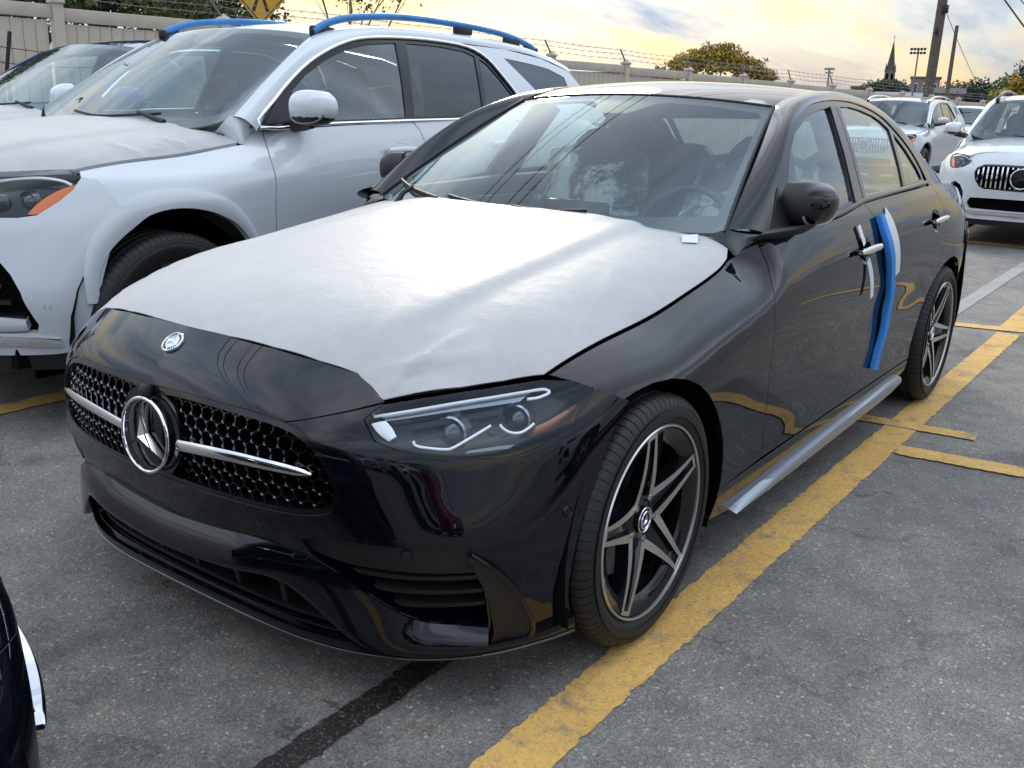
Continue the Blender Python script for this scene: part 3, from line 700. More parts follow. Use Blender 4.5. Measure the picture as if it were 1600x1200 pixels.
pt = Vector(pol(-13.8, 38, 0))
dp = Vector(pol(-7.4, 33))
q_ = upole('short wooden service post with three drop cables past the far end of the fence', -7.4, 33, 4.5, .10, 0, False)
cable('thick drop cable running steeply down from the leaning utility pole', pt+Vector((.15, 0, 7.35)), dp+Vector((0, 0, 2.35)), .12, .026)
cable('thin upper drop cable from the crossarm of the leaning utility pole', pt+Vector((1.1, 0, 10.0)), dp+Vector((0, 0, 4.35)), .35, .018)
cable('thin lower drop cable close above the thick drop cable', pt+Vector((.15, 0, 7.55)), dp+Vector((0, 0, 3.1)), .12, .015)
cable('slack guy wire from the leaning utility pole down to the far ridge', pt+Vector((.1, 0, 4.9)), pol(-11.2, 60, 2.6), .15, .012)
for k, dx in enumerate((-1.1, -.55, .55, 1.1)):
    cable('long overhead cable strung along the row of cars between two utility poles', pt+Vector((dx+.12, 0, 10.02)), (-5.4+dx, -34, 9.6), 1.5+.12*k, .02, 'cables along the car row')
q_ = upole('wooden utility pole at the opposite end of the lot carrying four cables', 0, 1, 10.2, .16, 0); q_.location = (-5.4, -34, 0)
def stadium():
    root = tag(empty('floodlight_mast', pol(-14.65, 180)), 'floodlight mast with two rows of lamps above the hill', 'floodlight'); b = MB(); b.tube([(0, 0, 0), (0, 0, 12.2)], [.2, .12], 8); b.obj('mast', GALV, root)
    for z in (11.6, 12.2):
        b = MB(); b.box((0, 0, z), (2.4, .1, .1)); b.obj('lamp_bar', GALV, root)
        for i in range(5):
            b = MB(); b.lathe([(.0, .18), (.2, .12), (.24, -.14), (0, -.16)], 10, Matrix.Translation((-1.05+.525*i, -.2, z)) @ Matrix.Rotation(R_(-70), 4, 'Z')); b.obj('lamp', MATTB, root)
stadium()
def mast():
    root = tag(empty('high_mast_light', pol(-18.98, 120)), 'high mast light with a flat ring of lamps over the fence', 'light mast'); b = MB(); b.tube([(0, 0, 0), (0, 0, 6.3)], [.16, .09], 8); b.obj('mast', GALV, root)
    b = MB(); b.lathe([(0, .2), (.55, .16), (.62, .02), (.6, -.05), (0, -.02)], 20, Matrix.Translation((0, 0, 6.3)) @ Matrix.Rotation(R_(-90), 4, 'Y')); b.obj('lamp_ring', mat('mast_head', (.22, .23, .24), .5), root)
    b = MB(); b.lathe([(0, .2), (.45, .16), (.5, .02), (0, -.02)], 20, Matrix.Translation((0, 0, 5.85)) @ Matrix.Rotation(R_(-90), 4, 'Y')); b.obj('lamp_ring', mat('mast_head', (.2, .2, .2), .5), root)
mast()
def sign():
    p = Vector(pol(-50.1, 17.2, 0)); zc = 2.98; root = tag(empty('warning_sign', tuple(p), R_(76)), 'yellow diamond pedestrian warning sign on a post behind the fence', 'sign')
    def dia(r, c=.05):
        out = []
        for i in range(4):
            a = math.pi/2*i; ca, sa = math.cos(a), math.sin(a)
            for t in (-1, 0, 1): out.append(((r-c*(1 if t else .6))*ca-t*c*sa*.9, (r-c*(1 if t else .6))*sa+t*c*ca*.9))
        return out
    RX = Matrix.Translation((0, 0, zc)) @ Matrix.Rotation(R_(90), 4, 'X')
    b = MB(); b.prism(dia(.56), -.003, .003, RX); b.obj('plate', mat('sign_yellow', (.55, .30, .02), .45, nscale=4, ncol=.1), root, 20)
    PM = mat('sign_black', (.012, .012, .012), .5)
    b = MB(); out = dia(.52); inn = dia(.495); n = len(out); V = [(x, y, .0055) for x, y in out]+[(x, y, .0055) for x, y in inn]; b.add(V, [(i, (i+1) % n, n+(i+1) % n, n+i) for i in range(n)], RX); b.obj('border', PM, root, 0)
    b = MB(); b.prism([(.055*math.cos(t*.5), .24+.055*math.sin(t*.5)) for t in range(13)], .004, .0065, RX)
    for poly in ([(-.06, .17), (.07, .17), (.06, -.05), (-.05, -.05)], [(-.06, .17), (-.10, .12), (-.17, -.02), (-.14, -.03), (-.055, .09)], [(.06, .17), (.11, .10), (.16, .0), (.13, -.015), (.06, .07)], [(-.05, -.04), (.01, -.04), (-.05, -.19), (-.10, -.33), (-.16, -.33), (-.09, -.17)], [(0, -.04), (.06, -.04), (.10, -.19), (.15, -.32), (.09, -.33), (.045, -.18)]):
        b.prism(poly, .004, .0065, RX)
    b.obj('walking_figure', PM, root, 20)
    b = MB(); b.box((0, .03, 1.7), (.05, .04, 3.4)); b.obj('post', GALV, root, 20)
sign()
# ---------------------------------------------------------------- shared car pieces
FS = (1.34, 1.)     # metric scale of the fascia parameters
def sym(half):      # mirror a half outline (from centre to centre, s >= 0) into a closed symmetric outline
    h = [tuple(p) for p in half]; return np.array(h+[(-a, b) for a, b in h[::-1] if abs(a) > 1e-6])
def full(half):     # open symmetric curve running from -s to +s
    h = [tuple(p) for p in half]; return np.array([(-a, b) for a, b in h[::-1] if abs(a) > 1e-6]+h)
def star(mb, r, d, M4, w=.12):
    """three-pointed star in the local XY plane, ridge raised by d"""
    V = []; F = []
    for k in range(3):
        a = math.pi/2+k*2*math.pi/3; tip = (r*math.cos(a), r*math.sin(a), d*.25); b = len(V)
        L_ = (r*w*math.cos(a+math.pi/3), r*w*math.sin(a+math.pi/3), 0); R2 = (r*w*math.cos(a-math.pi/3), r*w*math.sin(a-math.pi/3), 0)
        V += [tip, L_, (0, 0, d), R2, (tip[0], tip[1], -.004), (L_[0], L_[1], -.004), (R2[0], R2[1], -.004)]
        F += [(b, b+1, b+2), (b, b+2, b+3), (b, b+4, b+5, b+1), (b, b+3, b+6, b+4)]
    mb.add(V, F, M4)
def ring(mb, R, r, M4, n=56, m=10, sx=1., flat=1.):
    V = []; F = []
    for i in range(n):
        a = 2*math.pi*i/n
        for j in range(m):
            b = 2*math.pi*j/m; q = R+r*math.cos(b); V.append((q*math.cos(a)*sx, q*math.sin(a), r*flat*math.sin(b)))
    F = [(i*m+j, ((i+1) % n)*m+j, ((i+1) % n)*m+(j+1) % m, i*m+(j+1) % m) for i in range(n) for j in range(m)]
    mb.add(V, F, M4)
def frame(p, n, up=(0, 0, 1)):
    n = Vector(n).normalized(); u = Vector(up); x = u.cross(n).normalized(); y = n.cross(x); m = Matrix((x, y, n)).transposed().to_4x4(); m.translation = p; return m
def emblem(parent, p, n, R, ringr, name='emblem', back=True):
    M4 = frame(p, n); mb = MB(); ring(mb, R-ringr, ringr, M4); star(mb, R-ringr*1.2, R*.22, M4); return mb.obj(name, CHROME, parent, 30)

# ---- wheel, axis along X, outer face towards +X, origin at hub centre
def tyre_mesh(R, rr, w):
    h = w/2; pr = [(rr-.012, -h*.80), (rr+.004, -h*.93), (rr+.03, -h*1.0), ((R+rr)/2, -h*1.03), (R-.030, -h*.99), (R-.014, -h*.92), (R-.004, -h*.80)]
    xs = [-.70, -.55]
    for g0 in (-.52, -.17, .17, .52):
        pr += [(R-.001, h*(g0-.055)), (R-.009, h*(g0-.045)), (R-.009, h*(g0+.045)), (R-.001, h*(g0+.055))]
    pr += [(R-.004, h*.80), (R-.014, h*.92), (R-.022, h*.955), (R-.030, h*.99), (R-.040, h*1.015), (R-.043, h*1.006), ((R+rr)/2+.008, h*1.035), ((R+rr)/2, h*1.045), ((R+rr)/2-.012, h*1.035), (rr+.030, h*1.0), (rr+.020, h*.975), (rr+.014, h*.93), (rr+.008, h*.90), (rr-.012, h*.80)]
    mb = MB(); mb.lathe(pr, 96)
    n = 84                                         # tread blocks: sipes over the shoulder
    for i in range(n):
        a = 2*math.pi*i/n
        for sd in (-1, 1):
            c, s_ = math.cos(a), math.sin(a); t = Vector((0, -s_, c)); rd = Vector((0, c, s_))
            P = [rd*(R-.0015)+Vector((sd*h*.60, 0, 0)), rd*(R-.003)+Vector((sd*h*.78, 0, 0)), rd*(R-.0125)+Vector((sd*h*.915, 0, 0)), rd*(R-.027)+Vector((sd*h*.985, 0, 0))]
            wv = R*math.pi/n*.84; up = [rd*.0022, rd*.0022, rd*.0015+Vector((sd*.0012, 0, 0)), Vector((sd*.0010, 0, 0))]
            V = []
            for p, u in zip(P, up): V += [p-t*wv, p-t*wv+u, p+t*wv+u, p+t*wv]
            F = [(4*k+j, 4*k+(j+1) % 4, 4*k+4+(j+1) % 4, 4*k+4+j) for k in range(3) for j in range(4)]
            mb.add(V, F)
    return mb
def make_wheel(parent, R=.328, rr=.246, w=.225, style='twin', face=.104):
    root = empty('wheel', (0, 0, 0), 0, parent)
    tyre_mesh(R, rr, w).obj('tyre', RUBBER, root, 40)
    if style == 'twin' and R < .35:
        mb = MB(); rl = (R+rr)/2-.002
        for txt, a0 in (('PROCONTACT', 196), ('PROCONTACT', 16)):
            for k, chh in enumerate(txt):
                cu = bpy.data.curves.new('t', 'FONT'); cu.body = chh; cu.size = .022; cu.extrude = .0003; cu.align_x = 'CENTER'; cu.align_y = 'CENTER'; cu.resolution_u = 2
                to = bpy.data.objects.new('t', cu); tm = to.to_mesh(); a = R_(a0-k*5.2)
                M4 = Matrix.Rotation(a-math.pi/2, 4, 'X') @ Matrix.Translation((w/2*1.0435, 0, rl)) @ Matrix.Rotation(R_(90), 4, 'Z') @ Matrix.Rotation(R_(90), 4, 'X')
                mb.add([v.co for v in tm.vertices], [list(p.vertices) for p in tm.polygons], M4); to.to_mesh_clear(); bpy.data.objects.remove(to); bpy.data.curves.remove(cu)
        tag(mb.obj('tyre_lettering', mat('tyre_letters', (.022, .022, .024), .5), root, 0), kind='stuff')
    h = w/2; mb = MB()
    mb.lathe([(rr+.004, face-.006), (rr-.006, face-.014), (rr-.012, face-.03), (rr-.03, face-.05), (rr-.036, -.02), (rr-.03, -h*.7), (rr+.002, -h*.92)], 96); mb.obj('rim_barrel', RIMB, root)
    mb = MB(); mb.lathe([(rr+.0080, face-.006), (rr+.0085, face+.003), (rr+.006, face+.0065), (rr+.0015, face+.005), (rr+.0005, face-.004)], 96); mb.obj('rim_lip', SATIN, root)
    mb = MB(); mb.lathe([(rr-.003, face), (rr-.012, face-.003), (rr-.036, face-.010), (rr-.045, face-.02), (rr-.048, face-.05)], 96); mb.obj('rim_ring', RIMB, root)
    hub = face-.030                                   # hub face depth
    def prof(r): t = np.clip((r-.05)/(rr-.006-.05), 0, 1); return hub+(face-.001-hub)*(t**.8)*1.0+.004*math.sin(t*math.pi)
    sp = MB(); K = 9; rsv = np.linspace(.045, rr-.004, K); V = []
    secs = []
    for r in rsv:
        t = (r-.045)/(rr-.049); hw = .0310*(1-t)**1.4+.0235; sw = .0150*(1-t)+.0105; x = prof(r)
        secs.append([(-hw-.006, x-.035), (-hw, x), (-hw+sw, x), (-hw+sw+.004, x-.013), (hw-sw-.004, x-.013), (hw-sw, x), (hw, x), (hw+.006, x-.035)])
    V = [(x, y, r) for r, s in zip(rsv, secs) for y, x in s]; n = 8
    def quad(k, j): return (k*n+j, k*n+j+1, (k+1)*n+j+1, (k+1)*n+j)
    blk = [quad(k, j) for k in range(K-1) for j in (0, 2, 3, 4, 6)]; fac = [quad(k, j) for k in range(K-1) for j in (1, 5)]
    endc = (K-1)*n
    sm = mk('spoke', V, blk, RIMB, root, 30).data; om = list(root.children)[-1]
    fv = [(x+.0012, y, r) for x, y, r in V]
    for j in (1, 5):                                   # closed U of machined metal at the rim end
        pass
    top = len(fv); a = secs[-1]; x1 = a[1][1]+.0012
    fv += [(x1, a[1][0], rsv[-1]), (x1, a[6][0], rsv[-1]), (x1-.0002, a[6][0], rsv[-1]-.011), (x1-.0002, a[1][0], rsv[-1]-.011)]
    fac.append((top, top+1, top+2, top+3))
    fm = mk('spoke_face', fv, fac, SATIN, root, 30)
    for k in range(5):
        ang = 2*math.pi*k/5+R_(8)
        if k == 0: om.rotation_euler = (ang, 0, 0); fm.rotation_euler = (ang, 0, 0)
        else: link('spoke', sm, root, rot=(ang, 0, 0)); link('spoke_face', fm.data, root, rot=(ang, 0, 0))
    mb = MB(); mb.lathe([(.0, hub-.004), (.062, hub-.004), (.074, hub-.012), (.078, hub-.05)], 40); mb.obj('hub', RIMB, root)
    for k in range(5):
        a = 2*math.pi*(k+.5)/5+R_(8); mb = MB(); mb.lathe([(0, hub+.006), (.008, hub+.006), (.0095, hub+.003), (.0095, hub-.01)], 6, Matrix.Translation((0, .056*math.sin(-a), .056*math.cos(a)))); mb.obj('wheel_bolt', STEEL, root)
    mb = MB(); mb.lathe([(0, hub+.010), (.028, hub+.0095), (.034, hub+.006), (.036, hub-.004)], 40); mb.obj('centre_cap', RIMB, root)
    M4 = frame((hub+.0105, 0, 0), (1, 0, 0)); mb = MB(); ring(mb, .0225, .0022, M4, 36, 6); star(mb, .0215, .005, M4, .16); ring(mb, .0325, .0016, frame((hub+.008, 0, 0), (1, 0, 0)), 36, 6); mb.obj('cap_emblem', CHROME, root)
    mb = MB(); mb.lathe([(.07, .012), (.165, .012), (.168, .004), (.165, -.008), (.07, -.008)], 60); mb.obj('brake_disc', STEEL, root)
    mb = MB(); mb.box((.005, .10, .115), (.07, .11, .06), bev=.012); mb.obj('brake_caliper', mat('caliper', (.10, .10, .11), .4, .5), root)
    return root
def place_wheel(w, parent, x, y, z, right):
    w.parent = parent; w.location = (x, y, z); w.rotation_euler = (R_(random.uniform(-30, 30)) if 0 else 0, 0, math.pi if right else 0)

# ---------------------------------------------------------------- the black sedan
CAR = tag(empty('parked_sedan', (0, 0, 0)), 'glossy black sedan with star grille and white film on its hood', 'car')
GRILLE = [(0, .686), (.108, .690), (.23, .684), (.303, .671), (.345, .648), (.380, .605), (.400, .555), (.402, .520), (.384, .487), (.345, .472), (.287, .466), (.128, .463), (0, .463)]
grl = crv([(-.108, .690)]+GRILLE+[(-.128, .463)], 4)[4:-4]
HLP = [(.420, .688), (.437, .7165), (.490, .728), (.538, .736), (.60, .744), (.66, .750), (.735, .742), (.796, .722), (.794, .695), (.781, .659), (.762, .636), (.736, .621), (.71, .611), (.679, .605), (.625, .605), (.572, .610), (.53, .618), (.49, .629), (.451, .647)]
ARCHF = [(.923, .680), (.903, .627), (.892, .56), (.889, .50), (.886, .445), (.878, .36), (.869, .287), (.858, .21), (.848, .145)]
AWU = [(0, .362), (.069, .366), (.15, .374), (.225, .383), (.310, .374), (.375, .344), (.442, .291), (.487, .252), (.533, .227), (.592, .217), (.655, .207)]
AWL = [(0, .290), (.05, .290), (.13, .297), (.20, .305), (.272, .312), (.318, .275), (.372, .215), (.415, .178), (.47, .160), (.55, .154), (.649, .157)]
def sedan_front():
    gfull = sym(grl)
    top = grl[::-1].tolist()
    gh = [tuple(p) for p in grl]
    hl = HLP
    ih = gh.index(min(gh, key=lambda p: abs(p[0]-.303)+abs(p[1]-.671)))
    half = gh[:ih-1:-1]+[(.339, .683), (.39, .70), (.437, .7165)]+[(.420, .688)]+[hl[i] for i in range(len(hl)-1, 6, -1)]+[(.86, .703)]+ARCHF+[(.735, .150), (.653, .142), (.555, .139), (.455, .139), (.39, .140), (.323, .142), (.16, .148), (0, .150)]
    half = [(max(0., a), b) for a, b in half]
    half[0] = (0, half[0][1])
    intake = [(.32, .405), (.362, .423), (.438, .425), (.512, .424), (.582, .420), (.650, .411), (.657, .333), (.655, .256), (.656, .207), (.592, .216), (.533, .227), (.487, .252), (.442, .291), (.375, .344), (.335, .370)]
    low = sym([(0, .290), (.05, .290), (.13, .297), (.20, .305), (.272, .312), (.318, .275), (.372, .215), (.40, .186), (.385, .172), (.2, .172), (0, .172)])
    body = panel('front_bumper', fascia, sym(half), BLACK, CAR, .022, holes=[np.array(intake), np.array(intake)*[-1, 1], low], sc=FS, flange=.03, gap=.002)
    # everything behind the openings
    inner = sym([(0, .68), (.28, .66), (.44, .70), (.66, .735), (.79, .71), (.90, .62), (.86, .40), (.845, .17), (.6, .16), (0, .165)])
    panel('bumper_backing', fascia, inner, DARK, CAR, .05, sc=FS, off=-.085, flange=0, gap=0)
    nose = sym([(0, .686), (.108, .690), (.23, .6845), (.303, .672), (.339, .6835), (.39, .7015), (.4365, .719), (.428, .728), (.400, .748), (.364, .768), (.296, .783), (.209, .796), (.107, .803), (0, .806)])
    panel('hood_nose', fascia, nose, BLACK, CAR, .02, sc=FS, flange=.02, gap=.003)
    # grille
    g = MB(); pins = MB(); pw = .0335; ph = pw*.866; nodes = set(); edges = set()
    uvm = lambda x, z: (x/1.325, z)
    for r in range(-1, 10):
        for c in range(-20, 21):
            cx = (c+.5*(r % 2))*pw; cz = .452+r*ph
            if not inpoly(np.array([uvm(cx, cz)]), gfull*[.985, 1])[0]: continue
            hx = [(round(cx+pw*.577*math.sin(math.pi/3*k), 4), round(cz+pw*.577*math.cos(math.pi/3*k), 4)) for k in range(6)]
            for k in range(6): nodes.add(hx[k]); edges.add(tuple(sorted((hx[k], hx[(k+1) % 6]))))
    def P(x, z, off): return onsurf(fascia, [uvm(x, z)], off)[0]
    inside = lambda q: inpoly(np.array([uvm(*q)]), gfull)[0]
    for a, b in edges:
        if not (inside(a) and inside(b)): continue
        p0, p1, q0, q1 = Vector(P(*a, -.016)), Vector(P(*b, -.016)), Vector(P(*a, -.040)), Vector(P(*b, -.040))
        d = (p1-p0).normalized(); n = (p0-q0).normalized(); t = d.cross(n)*.0021
        g.add([p0-t, p1-t, p1+t, p0+t, q0-t*1.5, q1-t*1.5, q1+t*1.5, q0+t*1.5], [(0, 1, 2, 3), (0, 4, 5, 1), (2, 6, 7, 3)])
    nb = {}
    for a, b in edges: nb.setdefault(a, []).append(b); nb.setdefault(b, []).append(a)
    for a, l in nb.items():
        if len(l) < 3 or not inside(a) or abs(a[0]) < .095 and abs(a[1]-.569) < .095: continue
        c = Vector(P(*a, -.0135)); up = (Vector(P(*a, 0))-Vector(P(*a, -.01))).normalized()
        if (l[0][1]+l[1][1]+l[2][1])/3 < 0: continue
        for b in l:
            e = c.lerp(Vector(P(*b, -.0135)), .34); d = (e-c).normalized(); t = d.cross(up)*.0019
            pins.add([c-t, c+t, e, c+up*.003], [(0, 3, 2), (3, 1, 2)])
    tag(g.obj('grille_mesh', GLOSSB, CAR, 20), kind='stuff')
    tag(pins.obj('grille_pins', mat('grille_pin', (.20, .20, .205), .25, 1.), CAR, 0), kind='stuff')
    # surround
    gi = inset(gfull*FS, .013)/FS
    ribbon('grille_surround', fascia, np.vstack([gfull, gfull[:1]]), np.vstack([gi, gi[:1]]), GLOSSB, CAR, -.035, -.003, nacross=3)
    low_tr = grl[grl[:, 1] < .53]
    # chrome blade, two arms
    bz = np.array([(.075, .566), (.12, .571), (.18, .576), (.24, .578), (.30, .576), (.335, .573), (.358, .5705)]); hh = np.array([.0125, .013, .013, .0125, .011, .009, .004])
    for sx in (1, -1):
        A = np.stack([sx*bz[:, 0], bz[:, 1]+hh], 1); B = np.stack([sx*bz[:, 0], bz[:, 1]-hh], 1)
        ribbon('grille_blade', fascia, crv(A, 4), crv(B, 4), CHROME, CAR, -.022, .001, crown=.004, nacross=7)
    # emblem with its dark radar cover
    pc = Vector((0, -.830, .571)); nrm = Vector((0, -1, .06))
    mb = MB(); mb.lathe([(0, .000), (.078, -.001), (.083, -.004), (.083, -.03)], 56, frame(pc+Vector((0, .012, 0)), nrm) @ Matrix.Rotation(R_(-90), 4, 'Y')); mb.obj('radar_cover', GLOSSB, CAR)
    sh = [(-.10, .055), (-.085, .085), (-.045, .108), (.045, .108), (.085, .085), (.10, .055), (.112, 0), (.10, -.05), (.07, -.085), (-.07, -.085), (-.10, -.05), (-.112, 0)]
    mb = MB(); mb.prism(sh, -.04, .0, frame(pc+Vector((0, .022, .0)), nrm)); o = mb.obj('emblem_shield', GLOSSB, CAR, 30)
    em = emblem(CAR, pc+Vector((0, .004, 0)), nrm, .0915, .0044, 'grille_star')
    mb = MB(); mb.box((0, 0, 0), (.034, .03, .024), frame(Vector((-.006, -.812, .674)), (0, -1, .2)), bev=.009); mb.obj('parking_camera', MATTB, CAR)
    # hood badge
    bp = onsurf(fascia, [(0, .773)], .002)[0]; bn = fnormals(fascia, np.array([[.0, .773]]), refc)[0]
    M4 = frame(bp, bn, (0, 0, 1)); mb = MB(); mb.lathe([(0, .0022), (.026, .0018), (.028, 0), (.028, -.004)], 40, M4 @ Matrix.Rotation(R_(-90), 4, 'Y')); bd = mb.obj('hood_badge', mat('badge_silver', (.62, .64, .67), .3, .8), CAR)
    mb = MB(); ring(mb, .0270, .0016, M4 @ Matrix.Translation((0, 0, .0018)), 40, 6); ring(mb, .0165, .0012, M4 @ Matrix.Translation((0, 0, .002)), 36, 6); star(mb, .0162, .0045, M4 @ Matrix.Translation((0, 0, .0015)), .15); mb.obj('badge_star', CHROME, bd)
    mb = MB()
    for i in range(26):
        a = 2*math.pi*i/26
        if i % 13 == 0: continue
        mb.box((0, .0218, .0024), (.0026, .0052, .0008), M4 @ Matrix.Rotation(a, 4, 'Z'))
    mb.obj('badge_wreath', LAMPG, bd, 0)
    # lower blade, lip, fins
    U, Lw = crv(full(AWU), 5), crv(full(AWL), 5); top = onsurf(fascia, U, .004); mid = onsurf(fascia, np.stack([Lw[:, 0], U[:, 1]], 1), 0); nn = fnormals(fascia, Lw, refc); nn[:, 2] = 0; nn /= np.linalg.norm(nn, axis=1)[:, None]
    bot = mid+nn*(.030*(1-.5*np.exp(-((np.abs(Lw[:, 0])-.345)/.085)**2)))[:, None]; bot[:, 2] = Lw[:, 1]
    for k in range(4):
        for q_ in (top, bot): q_[1:-1] = (q_[:-2]+2*q_[1:-1]+q_[2:])/4
    rows = [onsurf(fascia, U, -.05)]+[top*(1-w)+bot*w+nn*(.006*4*w*(1-w)) for w in np.linspace(0, 1, 9)]+[bot-np.array([0, 0, .006])-nn*.004, bot-np.array([0, 0, .004])-nn*.09]
    mb = MB(); mb.grid(np.stack(rows, 1)); kk = len(rows); mb.F.append(tuple(range(kk))); mb.F.append(tuple((len(U)-1)*kk+q_ for q_ in range(kk))[::-1]); o = mb.obj('bumper_blade', BLACK, CAR, 40)
    bm = bmesh.new(); bm.from_mesh(o.data); bmesh.ops.recalc_face_normals(bm, faces=bm.faces[:]); bm.to_mesh(o.data); bm.free()
    lip = [(0, .168), (.16, .166), (.323, .160), (.455, .157), (.555, .156), (.653, .158), (.735, .165), (.80, .175), (.846, .19)]
    lp2 = [(0, .146), (.16, .144), (.323, .138), (.455, .135), (.555, .134), (.653, .136), (.735, .143), (.80, .148), (.847, .152)]
    ribbon('front_lip', fascia, crv(full(lip), 4), crv(full(lp2), 4), GLOSSB, CAR, -.03, .016, crown=.003, nacross=5)
    lc = crv(full([(a, b-.004) for a, b in lp2]), 4); mb = MB(); mb.tube(onsurf(fascia, lc, .017), .004, 8); mb.obj('lip_edge', mat('lip_gloss_edge', (.02, .02, .022), .08, coat=1.), CAR, 60)
    for s in (-.24, -.12, 0, .12, .24):
        A = np.array([(s-.006, .172), (s-.006, .297)]); B = np.array([(s+.006, .172), (s+.006, .297)])
        ribbon('intake_strut', fascia, crv(A, 6), crv(B, 6), MATTB, CAR, -.085, -.02, nacross=3)
    A = full([(0, .238), (.2, .243), (.33, .236)]); ribbon('intake_slat', fascia, crv(A, 6), crv(A-[0, .010], 6), MATTB, CAR, -.085, -.034, nacross=3)
    A = full([(0, .192), (.2, .190), (.385, .190)]); ribbon('intake_slat', fascia, crv(A, 6), crv(A-[0, .012], 6), MATTB, CAR, -.085, -.015, nacross=3)
    for sx in (1, -1):
        q = lambda L_: np.array(L_)*[sx, 1]
        ribbon('intake_panel', fascia, crv(q([(.31, .425), (.37, .428), (.45, .430), (.56, .427), (.654, .414)]), 5), crv(q([(.335, .375), (.40, .360), (.48, .357), (.56, .354), (.660, .352)]), 5), MATTB, CAR, -.08, -.012, nacross=5)
        for z0, s0 in ((.338, .41), (.298, .445), (.260, .48)):
            ribbon('intake_fin', fascia, crv(q([(s0, z0+.008), (.52, z0+.004), (.655, z0+.004)]), 6), crv(q([(s0+.01, z0-.003), (.52, z0-.007), (.655, z0-.007)]), 6), MATTB, CAR, -.08, -.014, nacross=3)
        ribbon('air_curtain_fin', fascia, crv(q([(.648, .412), (.694, .362), (.722, .280), (.743, .195), (.735, .160), (.70, .145)]), 5), crv(q([(.645, .395), (.657, .333), (.660, .255), (.664, .205), (.662, .178), (.658, .158)]), 5), MATTB, CAR, -.03, .013, nacross=7, crown=-.008)
        ribbon('air_curtain_edge', fascia, crv(q([(.646, .417), (.698, .366), (.728, .282), (.750, .195), (.741, .153), (.70, .139)]), 5), crv(q([(.646, .411), (.692, .360), (.719, .278), (.740, .197), (.732, .165), (.70, .150)]), 5), GLOSSB, CAR, -.01, .016, nacross=5, crown=.002)
        for (s, z) in ((.528, .402), (.834, .467)):
            p = onsurf(fascia, [(sx*s, z)], -.010 if s < .6 else .0006)[0]; n = fnormals(fascia, np.array([[sx*s, z]]), refc)[0]
            mb = MB(); mb.lathe([(0, .002), (.0095, .0015), (.0105, 0), (.0118, -.0005), (.013, .0012), (.014, -.002)], 24, frame(p, n) @ Matrix.Rotation(R_(-90), 4, 'Y')); mb.obj('parking_sensor', GLOSSB if s > .6 else MATTB, CAR)
        headlight(sx)
def headlight(sx):
    q = lambda L_: np.array(L_, float)*[sx, 1]
    root = panel('headlight', fascia, q(HLP), LAMPG, CAR, .03, sc=FS, off=-.075, flange=-.070, gap=.003)
    panel('lamp_cover', fascia, q(HLP), GLASS_C, root, .022, sc=FS, off=-.001, flange=0, gap=.004)
    def T(name, pts, off, r, m): mb = MB(); mb.tube(onsurf(fascia, crv(q(pts), 6), off), r, 8); return mb.obj(name, m, root, 60)
    T('light_guide', [(.51, .650), (.518, .639), (.54, .633), (.567, .629), (.578, .632), (.596, .648), (.623, .674)], -.026, .0032, DRL)
    T('light_guide', [(.638, .675), (.649, .665), (.668, .655), (.686, .653), (.697, .66), (.704, .669)], -.026, .0032, DRL)
    T('light_guide', [(.429, .699), (.536, .720), (.60, .729), (.667, .736), (.686, .734), (.695, .727), (.68, .720), (.66, .719)], -.022, .0036, DRL)
    ribbon('brow_reflector', fascia, crv(q([(.435, .707), (.536, .729), (.60, .737), (.66, .742)]), 5), crv(q([(.45, .694), (.536, .708), (.60, .715), (.65, .719)]), 5), mat('lamp_silver', (.42, .45, .5), .16, .9), root, -.07, -.034, nacross=4)
    ribbon('corner_lamp', fascia, crv(q([(.432, .684), (.452, .664), (.472, .649)]), 5), crv(q([(.452, .690), (.468, .676), (.481, .659)]), 5), DRL, root, -.05, -.018, nacross=4, crown=.004)
    ribbon('amber_reflector', fascia, crv(q([(.717, .640), (.745, .651), (.772, .668), (.789, .69)]), 5), crv(q([(.716, .662), (.739, .672), (.76, .684), (.785, .699)]), 5), ORANGE, root, -.072, -.040, nacross=4, crown=.004)
    for s, z, r in ((.566, .672, .030), (.672, .690, .026)):
        p = onsurf(fascia, [(sx*s, z)], -.064)[0]; n = Vector((sx*.25, -1, .05)); M4 = frame(p, n) @ Matrix.Rotation(R_(-90), 4, 'Y')
        mb = MB(); mb.lathe([(0, .026), (r*.45, .022), (r*.8, .011), (r, -.004)], 28, M4); mb.obj('projector_lens', LENS, root)
        mb = MB(); mb.lathe([(r*1.0, .0), (r*1.12, .008), (r*1.28, .006), (r*1.4, -.02)], 28, M4); mb.obj('projector_bezel', mat('lamp_silver', (.42, .45, .5), .16, .9), root)
    for k, (a, b) in enumerate((((.50, .690), (.63, .712)), ((.52, .664), (.60, .690)), ((.60, .645), (.66, .652)))):
        ribbon('lamp_step', fascia, crv(q([a, ((a[0]+b[0])/2, (a[1]+b[1])/2+.003), b]), 5), crv(q([(a[0], a[1]-.012), ((a[0]+b[0])/2, (a[1]+b[1])/2-.010), (b[0], b[1]-.012)]), 5), LAMPG, root, -.075, -.046-.006*k, nacross=3)
    ribbon('lamp_marking', fascia, q([(.602, .624), (.64, .628), (.680, .629)]), q([(.598, .619), (.64, .621), (.672, .622)]), mat('lamp_marking', (.25, .27, .3), .5), root, -.012, -.009, nacross=2)
sedan_front()

